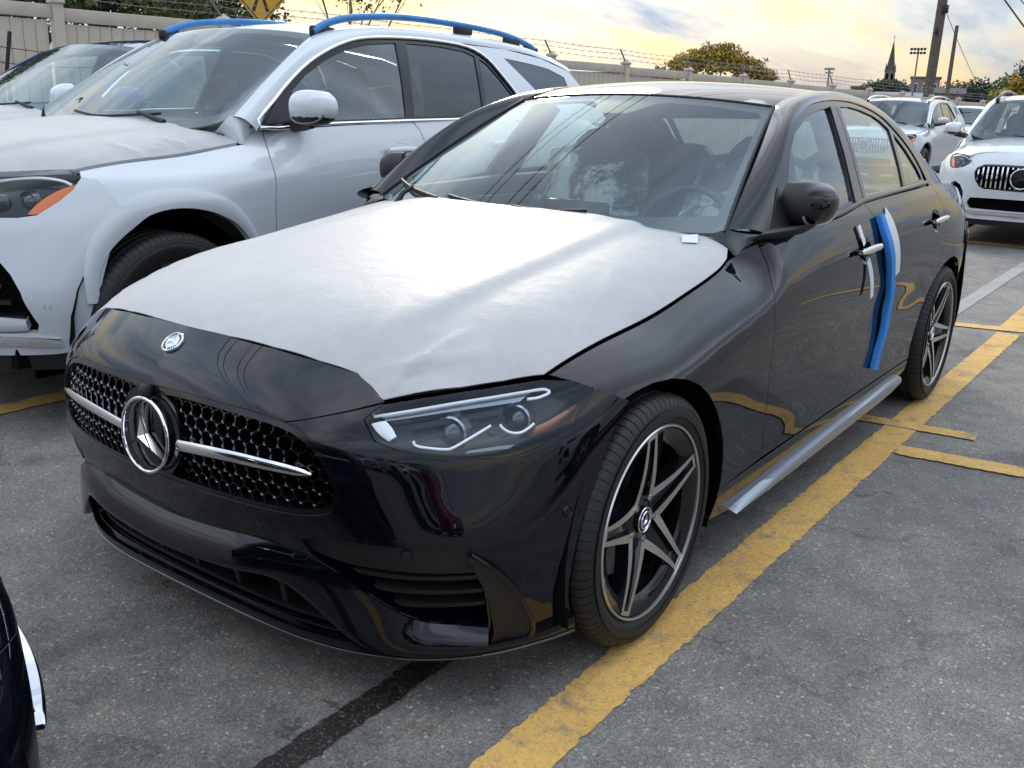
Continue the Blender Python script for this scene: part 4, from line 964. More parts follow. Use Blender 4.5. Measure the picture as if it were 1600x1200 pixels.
# ---- hood and its film
EDGE_Y = np.concatenate([[.78, .70, .637], np.linspace(.60, -.301, 44)])
hedge_uv = np.stack([np.concatenate([[.688, .725, .749], hedge(EDGE_Y[3:])]), EDGE_Y], 1)
fr_uv = np.array([(.702, -.395), (.652, -.481), (.60, -.556), (.555, -.617), (.535, -.622), (.478, -.616), (.391, -.643), (.275, -.667), (.141, -.682), (0, -.688)])
rear_uv = np.array([(0, .50), (.2, .52), (.4, .58), (.55, .66), (.66, .76)])
hood_poly = sym(np.vstack([rear_uv, hedge_uv, fr_uv]))
panel('hood', hood, hood_poly, BLACK, CAR, .04, flange=.02, gap=.006, off=-.001)
def vnoise(p, seed):
    r = np.random.default_rng(seed); v = 0
    for k in range(9):
        d = r.normal(size=2); f = 8+r.uniform(0, 26); v = v+np.sin((p @ d)*f+r.uniform(0, 6.28))/(1+.08*f)
    return v
def folds(p, c, d, L, w, amp):     # a ridge of loose film from c along d
    c = np.array(c); d = np.array(d)/np.linalg.norm(d); q = p-c; t = q @ d; n = q @ np.array([-d[1], d[0]])
    return 1.7*amp*np.exp(-(n/(w*(1+np.clip(t, 0, 1)*3)))**2)*sstep(-.02, .03, t)*(1-sstep(L*.4, L, t))
def film_disp(uv):
    a = np.abs(uv[:, 0]); d = .0002*vnoise(uv, 3)
    for c, dr, L_, w, am in (((.50, -.60), (.30, .5), .34, .007, .0065), ((.54, -.60), (.06, .5), .30, .006, .007), ((.555, -.59), (.3, .3), .25, .009, .004), ((.48, -.61), (-.2, .5), .3, .012, .003),
                             ((-.60, -.50), (.25, .6), .5, .012, .005), ((-.63, -.44), (.15, .6), .55, .011, .005), ((-.65, -.40), (.08, .5), .4, .010, .004), ((.70, .0), (-.2, .5), .3, .012, .002), ((-.55, -.55), (.4, .45), .35, .012, .004), ((.74, .45), (-.5, .1), .2, .01, .002)):
        d = d+folds(uv, c, dr, L_, w, am)
    return d*sstep(0, .04, hedge(np.clip(uv[:, 1], -.36, .8))-a+.004)
fo = panel('protective_film', hood, hood_poly*[.998, 1], FILM, None, .016, flange=.002, gap=.002, off=.004, bend=.001, disp=film_disp)
tag(fo, 'white protective film stretched over the hood of the black sedan', 'film')
sp = hood(np.array([(.614, .602), (.646, .645), (.676, .585), (.644, .545)])); nn = np.array([0, 0, .009])
mb = MB(); mb.grid(np.array([[sp[0]+nn, sp[1]+nn*1.4], [(sp[0]+sp[3])/2+nn*1.6, (sp[1]+sp[2])/2+nn*1.8], [sp[3]+nn, sp[2]+nn]])); tag(mb.obj('film_sticker', TAPE, None), 'small crumpled clear sticker near the rear corner of the hood film', 'sticker')

# ---- sides
SHUT1 = [(.722, .945), (.714, .896), (.676, .83), (.655, .776), (.672, .663), (.694, .538), (.714, .382), (.722, .297)]
SHUTB = [(1.605, 1.022), (1.665, .965), (1.69, .88), (1.705, .70), (1.705, .50), (1.70, .297)]
SHUTR = [(2.575, 1.045), (2.64, .95), (2.648, .861), (2.606, .735), (2.53, .628)]
ARCH = [(-.148, .681), (-.10, .690), (-.03, .697), (.048, .694), (.110, .680), (.175, .653), (.24, .612), (.303, .556), (.35, .50), (.388, .44), (.408, .38), (.414, .31), (.408, .285)]
ARCHR = [(2.395, .297), (2.40, .36), (2.42, .43), (2.457, .521), (2.53, .602), (2.611, .655), (2.70, .690), (2.80, .706), (2.90, .704), (3.0, .682), (3.10, .628), (3.18, .545), (3.225, .45), (3.24, .36), (3.235, .28)]
BELT = [(.722, .955), (.81, .967), (1.05, .980), (1.335, .995), (1.606, 1.022), (2.0, 1.034), (2.3, 1.040), (2.575, 1.045)]
bz = Fun1([p[0] for p in BELT], [p[1] for p in BELT], .05)
c1, cB, cR = crv(SHUT1, 4), crv(SHUTB, 4), crv(SHUTR, 4)
hy = np.linspace(-.29, .64, 60)
fender = np.vstack([np.stack([hy, hedge_z(hy)-.002], 1), [(.68, .948), (.70, .965), (.726, .962)], c1, [(.60, .292), (.48, .288)], np.array(ARCH)[::-1], [(-.195, .704), (-.235, .724)]])
def bl(a, b, n=12): y = np.linspace(a, b, n); return np.stack([y, bz(y)], 1)
fdoor = np.vstack([c1[::-1], bl(.76, 1.58), cB, [(1.3, .297), (1.0, .297)]])
rdoor = np.vstack([cB[::-1], bl(1.64, 2.55), cR, np.array([(2.457, .521), (2.42, .43), (2.40, .36), (2.395, .297)]), [(2.0, .297)]])
quart = np.vstack([cR[::-1], [(2.80, 1.045), (3.05, 1.03), (3.24, 1.0), (3.24, .9), (3.24, .75), (3.24, .6), (3.24, .45)], np.array(ARCHR)[3:14][::-1]])
both('front_fender', side, fender, BLACK, CAR, .025)
def cup_uv(yc, zc): t = np.linspace(0, 2*math.pi, 29)[:-1]; return np.stack([yc+.012+.068*np.sign(np.cos(t))*np.abs(np.cos(t))**.8, zc+.047*np.sin(t)], 1)
FD_ = both('front_door', side, fdoor, BLACK, CAR, .03, holes=[cup_uv(1.478, .868)], gap=.004)
RD_ = both('rear_door', side, rdoor, BLACK, CAR, .03, holes=[cup_uv(2.465, .900)], gap=.004)
both('quarter_panel', side, quart, BLACK, CAR, .03)
sill = np.vstack([[(.41, .283), (.60, .287), (1.0, .2915), (2.0, .2915), (2.39, .2915), (2.37, .20), (2.33, .17), (1.4, .165), (.55, .165), (.40, .19)]])
both('sill', side, sill, BLACK, CAR, .04)
for sx in (1, -1):                                  # fender top running up into the windscreen pillar
    A_ = np.array([hood(np.array([(.735, .66)]))[0]-[0, 0, .006], side(np.array([(.64, hedge_z(np.array([.64]))[0]-.002)]))[0], side(np.array([(.68, .946)]))[0], side(np.array([(.70, .962)]))[0], side(np.array([(.726, .960)]))[0]])
    C_ = np.array([(.665, .665, .972), (.690, .690, .980), (.709, .708, .9875), (.745, .725, .986), ghouse(np.array([(.760, .984)]))[0]+[.002, 0, 0]])
    A2, C2 = crv(A_, 4), crv(C_, 4); mb = MB(); mb.grid(np.stack([A2*(1-v)+C2*v+np.array([.4, -.3, .4])*(.010*4*v*(1-v)) for v in np.linspace(0, 1, 7)], 1)*[sx, 1, 1]); o = mb.obj('pillar_base', BLACK, CAR, 60)
    bm = bmesh.new(); bm.from_mesh(o.data); bmesh.ops.recalc_face_normals(bm, faces=bm.faces[:]); bm.to_mesh(o.data); bm.free()
wall = np.vstack([[(-.25, .25), (-.20, .66), (0, .72), (.6, .86), (.8, .94), (1.6, .99), (2.6, 1.0), (3.2, .95), (3.2, .2), (.5, .18)]])
archpoly = [crv(np.array(ARCH)*1.0, 2), ]
wl = np.vstack([[(.46, .20), (.46, .45), (.36, .60), (.50, .70), (.8, .80), (1.6, .90), (2.5, .90), (2.4, .62), (2.34, .45), (2.34, .2)]])
for mr in (False, True): panel('body_inner', side, wl, DARK, CAR, .08, off=-.06, flange=0, gap=0, mirror=mr)
# skirt wrapped in silver film
for sx in (1, -1):
    f2 = (lambda uv: side(uv)) if sx == 1 else (lambda uv: side(uv)*[-1, 1, 1])
    ribbon('side_skirt', f2, crv([(.56, .170), (.80, .186), (1.2, .206), (1.7, .226), (2.1, .242), (2.27, .242)], 5), crv([(.565, .166), (.80, .152), (1.2, .150), (1.7, .158), (2.1, .172), (2.25, .205)], 5), mat('silver_skirt_film', (.30, .32, .36), .24, .5, nscale=9, vr=.12, bump=.35, bscale=14), CAR, -.02, .018, nacross=8, crown=.012)
# wheel wells and underbody
for yc, x0 in ((.03, .52), (2.82, .52)):
    for sx in (1, -1):
        mb = MB(); n = 20; P = []
        for i in range(n+1):
            a = math.pi*(-.12+1.24*i/n); P.append([(sx*x, yc+.395*math.cos(a), .315+.40*math.sin(a)) for x in (x0, .70, .868)])
        mb.grid(np.array(P)); mb.obj('wheel_well', DARK, CAR)
        mb = MB(); mb.box((sx*.53, yc, .42), (.02, .76, .6)); mb.obj('wheel_well_wall', DARK, CAR)
mb = MB(); mb.box((0, 1.60, .20), (1.40, 3.8, .06)); mb.box((0, 1.42, .21), (1.62, 1.8, .05)); mb.obj('underbody', DARK, CAR)
# ---- glasshouse
DRIP = [(.752, .975), (.889, 1.100), (1.065, 1.219), (1.209, 1.292), (1.39, 1.346), (1.534, 1.370), (1.75, 1.383), (2.015, 1.375), (2.255, 1.334), (2.394, 1.270), (2.528, 1.184), (2.60, 1.08), (2.64, .995), (2.76, .90)]
WED = [(.705, .705, .985), (.657, .90, 1.095), (.612, 1.10, 1.202), (.574, 1.27, 1.292), (.547, 1.394, 1.350), (.545, 1.55, 1.390), (.552, 1.78, 1.415), (.553, 2.05, 1.415), (.550, 2.30, 1.392), (.560, 2.50, 1.350), (.588, 2.75, 1.268), (.635, 3.0, 1.165), (.70, 3.25, 1.045), (.735, 3.45, .92)]
gd = crv(DRIP, 8); g3 = ghouse(gd); w3 = crv(WED, 8); nt_ = len(gd)
def cant(uv):       # u along 0..1, v across from the roof edge (0) to the drip line (1)
    u = np.clip(uv[:, 0], 0, 1)*(nt_-1); i = np.clip(u.astype(int), 0, nt_-2); f = (u-i)[:, None]; v = uv[:, 1][:, None]
    a = w3[i]*(1-f)+w3[i+1]*f; b = g3[i]*(1-f)+g3[i+1]*f
    n = np.array([.75, -.12, .65]); return a*(1-v)+b*v+n*(.055*np.minimum(np.linalg.norm(b-a, axis=1), .21)[:, None]/.2*4*v*(1-v)*.55)
for k in range(3): w3[1:-1] = (w3[:-2]+2*w3[1:-1]+w3[2:])/4; g3[1:-1] = (g3[:-2]+2*g3[1:-1]+g3[2:])/4
NU, NV = 120, 9
for sx in (1, -1):
    uu = np.linspace(0, 1, NU); uv = np.stack(np.meshgrid(uu, np.linspace(0, 1, NV), indexing='ij'), -1); P = cant(uv.reshape(-1, 2)).reshape(NU, NV, 3)
    lip = P[:, -1:]-np.array([.012, 0, .0]); lip2 = P[:, :1]-np.array([0, 0, .012]); P = np.concatenate([lip2, P, lip], 1)*[sx, 1, 1]
    mb = MB(); mb.grid(P); 
    if sx < 0: mb.F = [f[::-1] for f in mb.F]
    o = mb.obj('roof_pillar', BLACK, CAR, 50)
    b2 = bmesh.new(); b2.from_mesh(o.data); bmesh.ops.recalc_face_normals(b2, faces=b2.faces[:]); b2.to_mesh(o.data); b2.free()
GF = [(.945, 1.010), (1.0, 1.115), (1.10, 1.200), (1.22, 1.268), (1.395, 1.321), (1.54, 1.345), (1.655, 1.355), (1.575, 1.20), (1.50, 1.040), (1.30, 1.020)]
GR = [(1.775, 1.360), (1.90, 1.362), (2.02, 1.352), (2.16, 1.332), (2.24, 1.310), (2.31, 1.278), (2.235, 1.14), (2.18, 1.058), (1.90, 1.053), (1.64, 1.046), (1.715, 1.21)]
GQ = [(2.345, 1.262), (2.44, 1.195), (2.515, 1.115), (2.535, 1.072), (2.225, 1.064), (2.28, 1.14)]
dlo = np.vstack([gd[2:-20], np.array([(2.56, 1.050), (2.3, 1.044), (2.0, 1.038), (1.606, 1.027), (1.335, 1.0), (1.05, .985), (.82, .972)])])
frames = both('window_frame', ghouse, dlo, GLOSSB, CAR, .03, holes=[np.array(GF), np.array(GR), np.array(GQ)], gap=.003, flange=.014, off=-.004)
for fr, mr in zip(frames, (False, True)):
    for gp in (GF, GR, GQ):
        panel('side_window', ghouse, np.array(gp), GLASS_S, fr, .05, gap=-.006, off=-.010, flange=0, mirror=mr)
    f2 = ghouse if not mr else (lambda uv: ghouse(uv)*[-1, 1, 1])
    ribbon('belt_trim', f2, np.array([(y, z+.017) for y, z in BELT[1:]]), np.array([(y, z+.003) for y, z in BELT[1:]]), GLOSSB, fr, -.01, .006, nacross=4, crown=.002)
    ribbon('pillar_trim', f2, np.array([(1.727, 1.358), (1.665, 1.20), (1.60, 1.035)]), np.array([(1.762, 1.358), (1.70, 1.20), (1.635, 1.038)]), GLOSSB, fr, -.02, .003, nacross=3)
    ribbon('pillar_trim', f2, np.array([(1.658, 1.358), (1.585, 1.20), (1.51, 1.032)]), np.array([(1.722, 1.358), (1.659, 1.20), (1.592, 1.034)]), GLOSSB, fr, -.02, .003, nacross=3)
def ws(uv):
    u, v = uv[:, 0], uv[:, 1]; u2 = u*u
    b = np.stack([.705*u, .46+.235*u2, .965+.012*u2], 1); t = np.stack([.543*u, 1.345+.045*u2, 1.378-.030*u2], 1); vv = v[:, None]
    return b*(1-vv)+t*vv+np.array([0, -.46, .89])*(.032*4*v*(1-v)*(1-.25*u2)*.6)[:, None]
wsp = np.array([(-1, 0), (-.5, 0), (0, 0), (.5, 0), (1, 0), (1, .5), (1, 1), (.5, 1), (0, 1), (-.5, 1), (-1, 1)])
WS = panel('windscreen', ws, wsp, GLASS_W, CAR, .06, sc=(.66, .9), gap=0, flange=0)
hole = np.array([(-.955, .115), (-.5, .075), (0, .065), (.5, .075), (.955, .115), (.965, .5), (.955, .90), (.92, .935), (.60, .95), (.30, .95), (.22, .925), (.16, .86), (.10, .825), (-.10, .825), (-.16, .86), (-.22, .925), (-.30, .95), (-.60, .95), (-.92, .935), (-.955, .90), (-.965, .5)])
panel('windscreen_border', ws, wsp, mat('ceramic_frit', (.012, .012, .013), .4), WS, .03, holes=[hole], sc=(.66, .9), gap=0, flange=0, off=-.006)
mb = MB(); sp3 = [ws(np.array([p]))[0]-np.array([0, .012, .016]) for p in ((-.07, .865), (.05, .865), (.075, .885), (.04, .905), (-.06, .905))]; mb.add(sp3, [(0, 1, 2, 3, 4)]); mb.obj('sensor_window', mat('sensor_grey', (.30, .33, .34), .3), WS, 0)
mb = MB()
for sx in (1, -1): mb.tube([ws(np.array([(sx*1.005, v)]))[0]+np.array([0, -.001, .003]) for v in np.linspace(0, 1, 14)], .006, 6)
mb.tube([ws(np.array([(u, 1.006)]))[0] for u in np.linspace(-1, 1, 21)], .005, 6); mb.obj('windscreen_seal', MATTB, CAR)
zW = Fun1([p[1] for p in WED[4:]], [p[2] for p in WED[4:]], .06); xW = Fun1([p[1] for p in WED[4:]], [p[0] for p in WED[4:]], .08)
def roof(uv):
    x, y = uv[:, 0], uv[:, 1]; yy = np.clip(y, 1.30, 3.2); return np.stack([x, y, zW(yy)-.004+.034*(1-(x/.56)**2)], 1)
rx = np.linspace(-.548, .548, 13); ry = np.linspace(1.42, 2.58, 10)
rpoly = np.vstack([np.stack([rx, 1.352+.045*(rx/.543)**2], 1), np.stack([xW(ry)-.001, ry], 1), np.stack([rx[::-1]*.995, 2.66-.05*(rx[::-1]/.54)**2], 1), np.stack([-xW(ry[::-1])+.001, ry[::-1]], 1)])
panel('roof', roof, rpoly, BLACK, CAR, .05, gap=.004)
panel('headliner', roof, rpoly*[.97, 1], mat('headliner', (.06, .06, .062), .9), CAR, .09, gap=0, flange=0, off=-.035)
def rw(uv):
    u, v = uv[:, 0], uv[:, 1]; u2 = u*u
    b = np.stack([.66*u, 3.22-.06*u2, 1.055-.01*u2], 1); t = np.stack([.55*u, 2.665-.05*u2, 1.352-.02*u2], 1); vv = v[:, None]
    return b*(1-vv)+t*vv+np.array([0, .4, .9])*(.03*4*v*(1-v)*.6)[:, None]
rwin = panel('rear_window', rw, wsp, GLASS_S, CAR, .08, sc=(.6, .6), gap=0, flange=0)
panel('rear_window_border', rw, wsp, mat('ceramic_frit', (.012, .012, .013), .4), rwin, .05, holes=[hole*[.98, .92]+[0, .04]], sc=(.6, .6), gap=0, flange=0, off=-.005)
# ---- rear end
def rearf(uv): P = fascia(uv); P[:, 1] = 3.095-P[:, 1]*1.0; P[:, 2] = .10+(P[:, 2]-.10)*1.22; return P
rp = sym([(0, .74), (.4, .73), (.70, .72), (.90, .70), (.965, .66), (.96, .5), (.93, .36), (.90, .22), (.6, .19), (0, .19)])
panel('rear_bumper', rearf, rp, BLACK, CAR, .04, sc=FS)
panel('boot_lid', lambda uv: np.stack([uv[:, 0], uv[:, 1], 1.06-.10*(uv[:, 1]-3.2)-.35*np.clip(uv[:, 1]-3.55, 0, 1)**2-.10*(uv[:, 0]/.7)**2*(1+1.3*np.clip(uv[:, 1]-3.2, 0, 1))], 1), np.array([(-.68, 3.15), (0, 3.2), (.68, 3.15), (.74, 3.35), (.66, 3.6), (.45, 3.72), (0, 3.78), (-.45, 3.72), (-.66, 3.6), (-.74, 3.35)]), BLACK, CAR, .05)
for sx in (1, -1):
    panel('tail_lamp', rearf, np.array([(.34*sx, .70), (.34*sx, .655), (.6*sx, .63), (.86*sx, .615), (.90*sx, .655), (.80*sx, .69), (.6*sx, .70)]), mat('tail_lamp_red', (.30, .008, .008), .12, coat=1.), CAR, .04, sc=FS, off=.004)
mb = MB(); mb.box((0, 3.35, .62), (1.30, .5, .55)); mb.obj('boot_inner', DARK, CAR)
# ---- mirrors (folded in against the front windows)
def shell(parent, c, e1, e2, hw, hh, dep, sx, main, cut=None, low=None):
    e1 = np.array([*e1, 0.])/np.linalg.norm(e1); e2 = np.array([*e2, 0.])/np.linalg.norm(e2); c = np.array(c); nu, nv = 20, 32; P = []
    for i in range(nu+1):
        t = i/nu; row = []
        for j in range(nv):
            a = 2*math.pi*j/nv; ca, sa = math.cos(a), math.sin(a)
            ex = hw*np.sign(ca)*abs(ca)**.78; ez = hh*np.sign(sa)*abs(sa)**.80*(1-.16*(ca+.2)*(1 if sa < 0 else .75))
            r = math.sin(t*math.pi/2); d = dep*math.cos(t*math.pi/2)**.8*(1-.10*ca*r)
            row.append(c+e1*(ex*r-.10*hw*(1-r))+e2*d+np.array([0, 0, ez*r+.10*hh*(1-r)]))
        P.append(row)
    P = np.array(P); b2 = P[-1:]-e2*.02; cen = b2.mean(1, keepdims=True); b3 = cen+(b2-cen)*.93
    S = np.concatenate([P, b2, b3], 0); S = np.concatenate([S, S[:, :1]], 1)*[sx, 1, 1]
    mb = MB(); mb.grid(S); o = mb.obj('mirror_housing', main, parent, 60); me = o.data; me.materials.append(MATTB)
    for p in me.polygons:
        q = np.mean([np.array(me.vertices[v].co) for v in p.vertices], 0)*[sx, 1, 1]-c
        if (cut is not None and q @ e1 < cut) or (low is not None and q[2] < low): p.material_index = 1
    bm = bmesh.new(); bm.from_mesh(me); bmesh.ops.recalc_face_normals(bm, faces=bm.faces[:]); bm.to_mesh(me); bm.free()
    mb = MB(); mb.add(list((b3[0]-e2*.002)*[sx, 1, 1]), [tuple(range(nv))]); mb.obj('mirror_glass', CHROME, parent, 0)
    mb = MB(); mb.tube(np.array([P[13][j]*1.0 for j in range(18, 31)])*[sx, 1, 1], .0045, 6); mb.obj('turn_signal', mat('mirror_signal', (.35, .36, .38), .15, .4), parent)
def mirror_unit(sx):
    root = empty('door_mirror', (0, 0, 0), 0, CAR)
    shell(root, (.848, .985, 1.060), (.36, .93), (.93, -.36), .102, .074, .095, sx, BLACK, cut=-.076)
    mb = MB(); foot = []
    for t in np.linspace(0, 1, 9):
        x = .812+.075*t; y = .80+.10*t; z = .974+.016*t; w = .085*(1-t)+.055; h = .024*(1-.3*t)
        foot.append([(sx*(x+.02*math.sin(a)), y+w*math.cos(a)*.9, z+h*math.sin(a)) for a in np.linspace(0, 2*math.pi, 15)])
    mb.grid(np.array(foot)); mb.F.append(tuple(8*15+k for k in range(14))); o = mb.obj('mirror_arm', MATTB, root, 50)
    f2 = ghouse if sx > 0 else (lambda uv: ghouse(uv)*[-1, 1, 1])
    panel('mirror_sail', f2, np.array([(.765, .982), (.86, 1.068), (.905, 1.105), (.965, 1.005), (.94, .985)]), MATTB, root, .03, gap=0, off=.002, flange=.012)
mirror_unit(1); mirror_unit(-1)
# ---- handles
for i, (yc, zc) in enumerate(((1.478, .868), (2.465, .900))):
    for sx in (1, -1):
        dr = (FD_ if i == 0 else RD_)[0 if sx > 0 else 1]; f2 = side if sx > 0 else (lambda uv: side(uv)*[-1, 1, 1])
        panel('handle_cup', f2, cup_uv(yc, zc), BLACK, dr, .011, gap=-.002, off=.0, flange=0, disp=lambda uv, a=yc, b=zc: -.022*np.clip(1.06-((uv[:, 0]-a-.012)/.068)**2-((uv[:, 1]-b)/.047)**2, 0, 1))
        A = np.array([(yc-.112, zc+.005), (yc-.06, zc+.011), (yc+.05, zc+.014), (yc+.112, zc+.012)]); B = np.array([(yc-.112, zc-.004), (yc-.06, zc-.008), (yc+.05, zc-.007), (yc+.112, zc-.004)])
        ribbon('door_handle', f2, crv(A, 5), crv(B, 5), CHROME, dr, .016, .030, nacross=7, crown=.003)
        for q in (-.085, .098):
            p = f2(np.array([(yc+q, zc+.002)]))[0]; mb = MB(); mb.box((p[0]+sx*.012, p[1], p[2]), (.034, .022, .018), bev=.004); mb.obj('handle_mount', BLACK, dr)
# ---- wheels
wh = make_wheel(CAR); place_wheel(wh, CAR, .788, 0, .328, False)
for x, y, rt in ((.792, 2.865, False), (-.788, 0, True), (-.792, 2.865, True)):
    w = copy_tree(wh, CAR); place_wheel(w, CAR, x, y, .328, rt)
    if not rt: w.rotation_euler = (R_(40), 0, 0)
# ---- cowl, wipers
mb = MB(); P = []
for x in np.linspace(-.70, .70, 17):
    u = x/.70; P.append([(x, .47+.22*u*u, hoodz(.5+.2*u*u, abs(x))-.03), (x, .50+.225*u*u, .955), (x, .56+.22*u*u, .972)])
mb.grid(np.array(P)); mb.obj('cowl', MATTB, CAR)
def wiper(pts, base):
    mb = MB(); q = [ws(np.array([p]))[0]+np.array([0, -.010, .016]) for p in pts]; mb.tube(crv(q, 5), .006, 6); b2 = [p-np.array([0, -.006, .011]) for p in q]; mb.tube(crv(b2, 5), .0035, 5)
    m = crv(q, 5)[len(crv(q, 5))//2]; mb.tube([np.array(base), (np.array(base)+m)/2+np.array([0, -.01, .012]), m+np.array([0, 0, .006])], [.012, .010, .007], 8); return mb.obj('wiper', MATTB, CAR, 60)
wiper([(-.36, .085), (-.1, .062), (.20, .055), (.44, .075)], (.40, .535, .972)); wiper([(-.93, .12), (-.7, .085), (-.42, .06)], (-.50, .56, .972))
# ---------------------------------------------------------------- sedan interior
def seatback(parent, x, y, z, w, h, tilt, material, name='seat_back', head=True, thick=.13):
    nu, nv = 14, 16; P = []
    for i in range(nu+1):
        t = i/nu; hw = w/2*(.92+.12*math.sin(t*math.pi*.9)-.30*t**5); row = []
        for j in range(nv):
            a = 2*math.pi*j/nv; ca, sa = math.cos(a), math.sin(a); e = .55
            cx = hw*np.sign(ca)*abs(ca)**e; cy = thick/2*np.sign(sa)*abs(sa)**e*(1-.35*t)
            cy -= .035*abs(cx/hw)**2 if sa < 0 else 0
            row.append([x+cx, y+cy+math.tan(tilt)*h*t, z+h*t])
        P.append(row)
    P = np.array(P); c = P[-1:].mean(1, keepdims=True); capr = [c+(P[-1:]-c)*k+np.array([0, 0, d]) for k, d in ((.8, .018), (.4, .026), (0, .028))]
    S = np.concatenate([P]+capr, 0); S = np.concatenate([S, S[:, :1]], 1); mb = MB(); mb.grid(S); o = mb.obj(name, material, parent, 60); return o
def cushion(parent, c, sz, material, name, bev=.05, M4=None):
    mb = MB(); mb.box(c, sz, M4, bev=bev); return mb.obj(name, material, parent, 60)
def interior(CARR):
    mb = MB(); mb.box((0, 1.8, .30), (1.6, 2.9, .04)); mb.obj('cabin_floor', DARK, CARR)
    P = []
    for u in np.linspace(-1, 1, 25):
        x = .76*u; hump = .03*math.exp(-((x-.36)/.17)**2)
        P.append([(x, .50+.16*u*u, .93), (x, .66+.10*u*u, .965), (x, .86+.03*u*u, .955+hump), (x, .98, .93+hump), (x, 1.03, .86), (x, 1.0, .70), (x, .95, .40)])
    mb = MB(); mb.grid(np.array(P)); mb.obj('dashboard', DASH, CARR, 50)
    mb = MB(); mb.box((.0, .99, .88), (.26, .02, .24), Matrix.Rotation(0, 4, 'X'), bev=.008); mb.obj('centre_screen', GLOSSB, CARR)
    mb = MB(); M4 = Matrix.Translation((.37, 1.10, .90)) @ Matrix.Rotation(R_(65), 4, 'X'); ring(mb, .178, .015, M4, 40, 8); mb.box((0, 0, 0), (.16, .10, .03), M4, bev=.01); mb.box((0, 0, 0), (.34, .03, .015), M4); mb.box((0, -.09, 0), (.03, .16, .015), M4); mb.obj('steering_wheel', DASH, CARR, 50)
    for sx in (1, -1):
        seatback(CARR, sx*.37, 1.50, .46, .52, .60, R_(20), CLOTH, 'front_seat_back'); cushion(CARR, (sx*.37, 1.32, .42), (.52, .52, .16), CLOTH, 'front_seat_cushion')
        seatback(CARR, sx*.37, 1.735, 1.045, .26, .17, R_(14), CLOTH, 'front_headrest', thick=.09)
        seatback(CARR, sx*.36, 2.62, 1.0, .27, .14, R_(12), CLOTH, 'rear_headrest', thick=.08)
        for q in (-.05, .05):
            mb = MB(); mb.tube([(sx*.36+q, 2.60, .93), (sx*.36+q, 2.63, 1.02)], .006, 6); mb.obj('headrest_stalk', CHROME, CARR)
        mb = MB(); mb.box((sx*.745, 1.68, .70), (.05, 1.7, .48), bev=.02); mb.obj('door_card', DASH, CARR)
        mb = MB(); mb.tube([(sx*.74, .85, .985), (sx*.745, 1.5, 1.005), (sx*.735, 2.4, 1.015)], .022, 8); mb.obj('window_ledge', mat('ledge', (.10, .105, .10), .5), CARR)
        for ys in ((1.60, 1.735),):
            P = ghouse(np.array([(1.575, 1.02), (1.70, 1.335)]))-np.array([.065, 0, 0]); mb = MB(); mb.tube([P[0]*[sx, 1, 1], P[1]*[sx, 1, 1]], .04, 8); mb.obj('pillar_lining', CLOTH, CARR)
    seatback(CARR, 0, 2.42, .50, 1.34, .52, R_(22), CLOTH, 'rear_bench_back', thick=.15); cushion(CARR, (0, 2.22, .42), (1.34, .5, .16), CLOTH, 'rear_bench_cushion')
    mb = MB(); mb.box((0, 2.93, .985), (1.28, .52, .03)); mb.obj('parcel_shelf', CLOTH, CARR)
    mb = MB(); mb.box((0, 1.4, .52), (.22, .9, .2), bev=.03); mb.obj('centre_console', DASH, CARR)
interior(CAR)
# thin plastic dust covers over the front seats
PLAST = bpy.data.materials.new('clear_plastic_sheet'); PLAST.use_nodes = True
def plast():
    nt = PLAST.node_tree; nt.nodes.clear(); N = nt.nodes.new; L = nt.links.new; out = N('ShaderNodeOutputMaterial'); a = N('ShaderNodeMixShader'); b = N('ShaderNodeMixShader'); t = N('ShaderNodeBsdfTransparent'); g = N('ShaderNodeBsdfGlossy'); d = N('ShaderNodeBsdfTranslucent')
    t.inputs[0].default_value = (.9, .93, .91, 1); g.inputs['Roughness'].default_value = .12; d.inputs[0].default_value = (.78, .85, .80, 1)
    tc = N('ShaderNodeTexCoord'); n = N('ShaderNodeTexNoise'); n.inputs['Scale'].default_value = 9; n.inputs['Detail'].default_value = 5; L(tc.outputs['Object'], n.inputs[0]); bp = N('ShaderNodeBump'); bp.inputs['Strength'].default_value = .9; bp.inputs['Distance'].default_value = .02; L(n.outputs[0], bp.inputs['Height']); L(bp.outputs[0], g.inputs['Normal'])
    a.inputs[0].default_value = .32; b.inputs[0].default_value = .18; L(t.outputs[0], a.inputs[1]); L(d.outputs[0], a.inputs[2]); L(a.outputs[0], b.inputs[1]); L(g.outputs[0], b.inputs[2]); L(b.outputs[0], out.inputs[0])
plast()
for sx, lab in ((1, "crinkled clear plastic cover on the sedan seat behind the steering wheel"), (-1, "crinkled clear plastic cover on the sedan front passenger seat")):
    x0 = sx*.37; nu, nv = 16, 24; P = []
    for i in range(nu+1):
        t = i/nu; row = []
        for j in range(nv+1):
            a = 2*math.pi*j/nv; ca, sa = math.cos(a), math.sin(a); w = .36-.10*t+.02*math.sin(j*2.1+i); d = .16-.05*t+.012*math.sin(j*3.3+i*1.3); row.append([x0+w*ca*(abs(ca)**-.25 if abs(ca) > .05 else 1)*.9, 1.50+.32*t*.75+d*sa, .55+.58*t+.012*math.sin(j*1.9)])
        P.append(row)
    P = np.array(P); c = P[-1:].mean(1, keepdims=True); P = np.concatenate([P, c+(P[-1:]-c)*.6+[0, 0, .03], c+[0, 0, .04]+0*P[-1:]], 0)
    mb = MB(); mb.grid(P); tag(mb.obj('seat_cover', PLAST, None, 50), lab, 'seat cover')
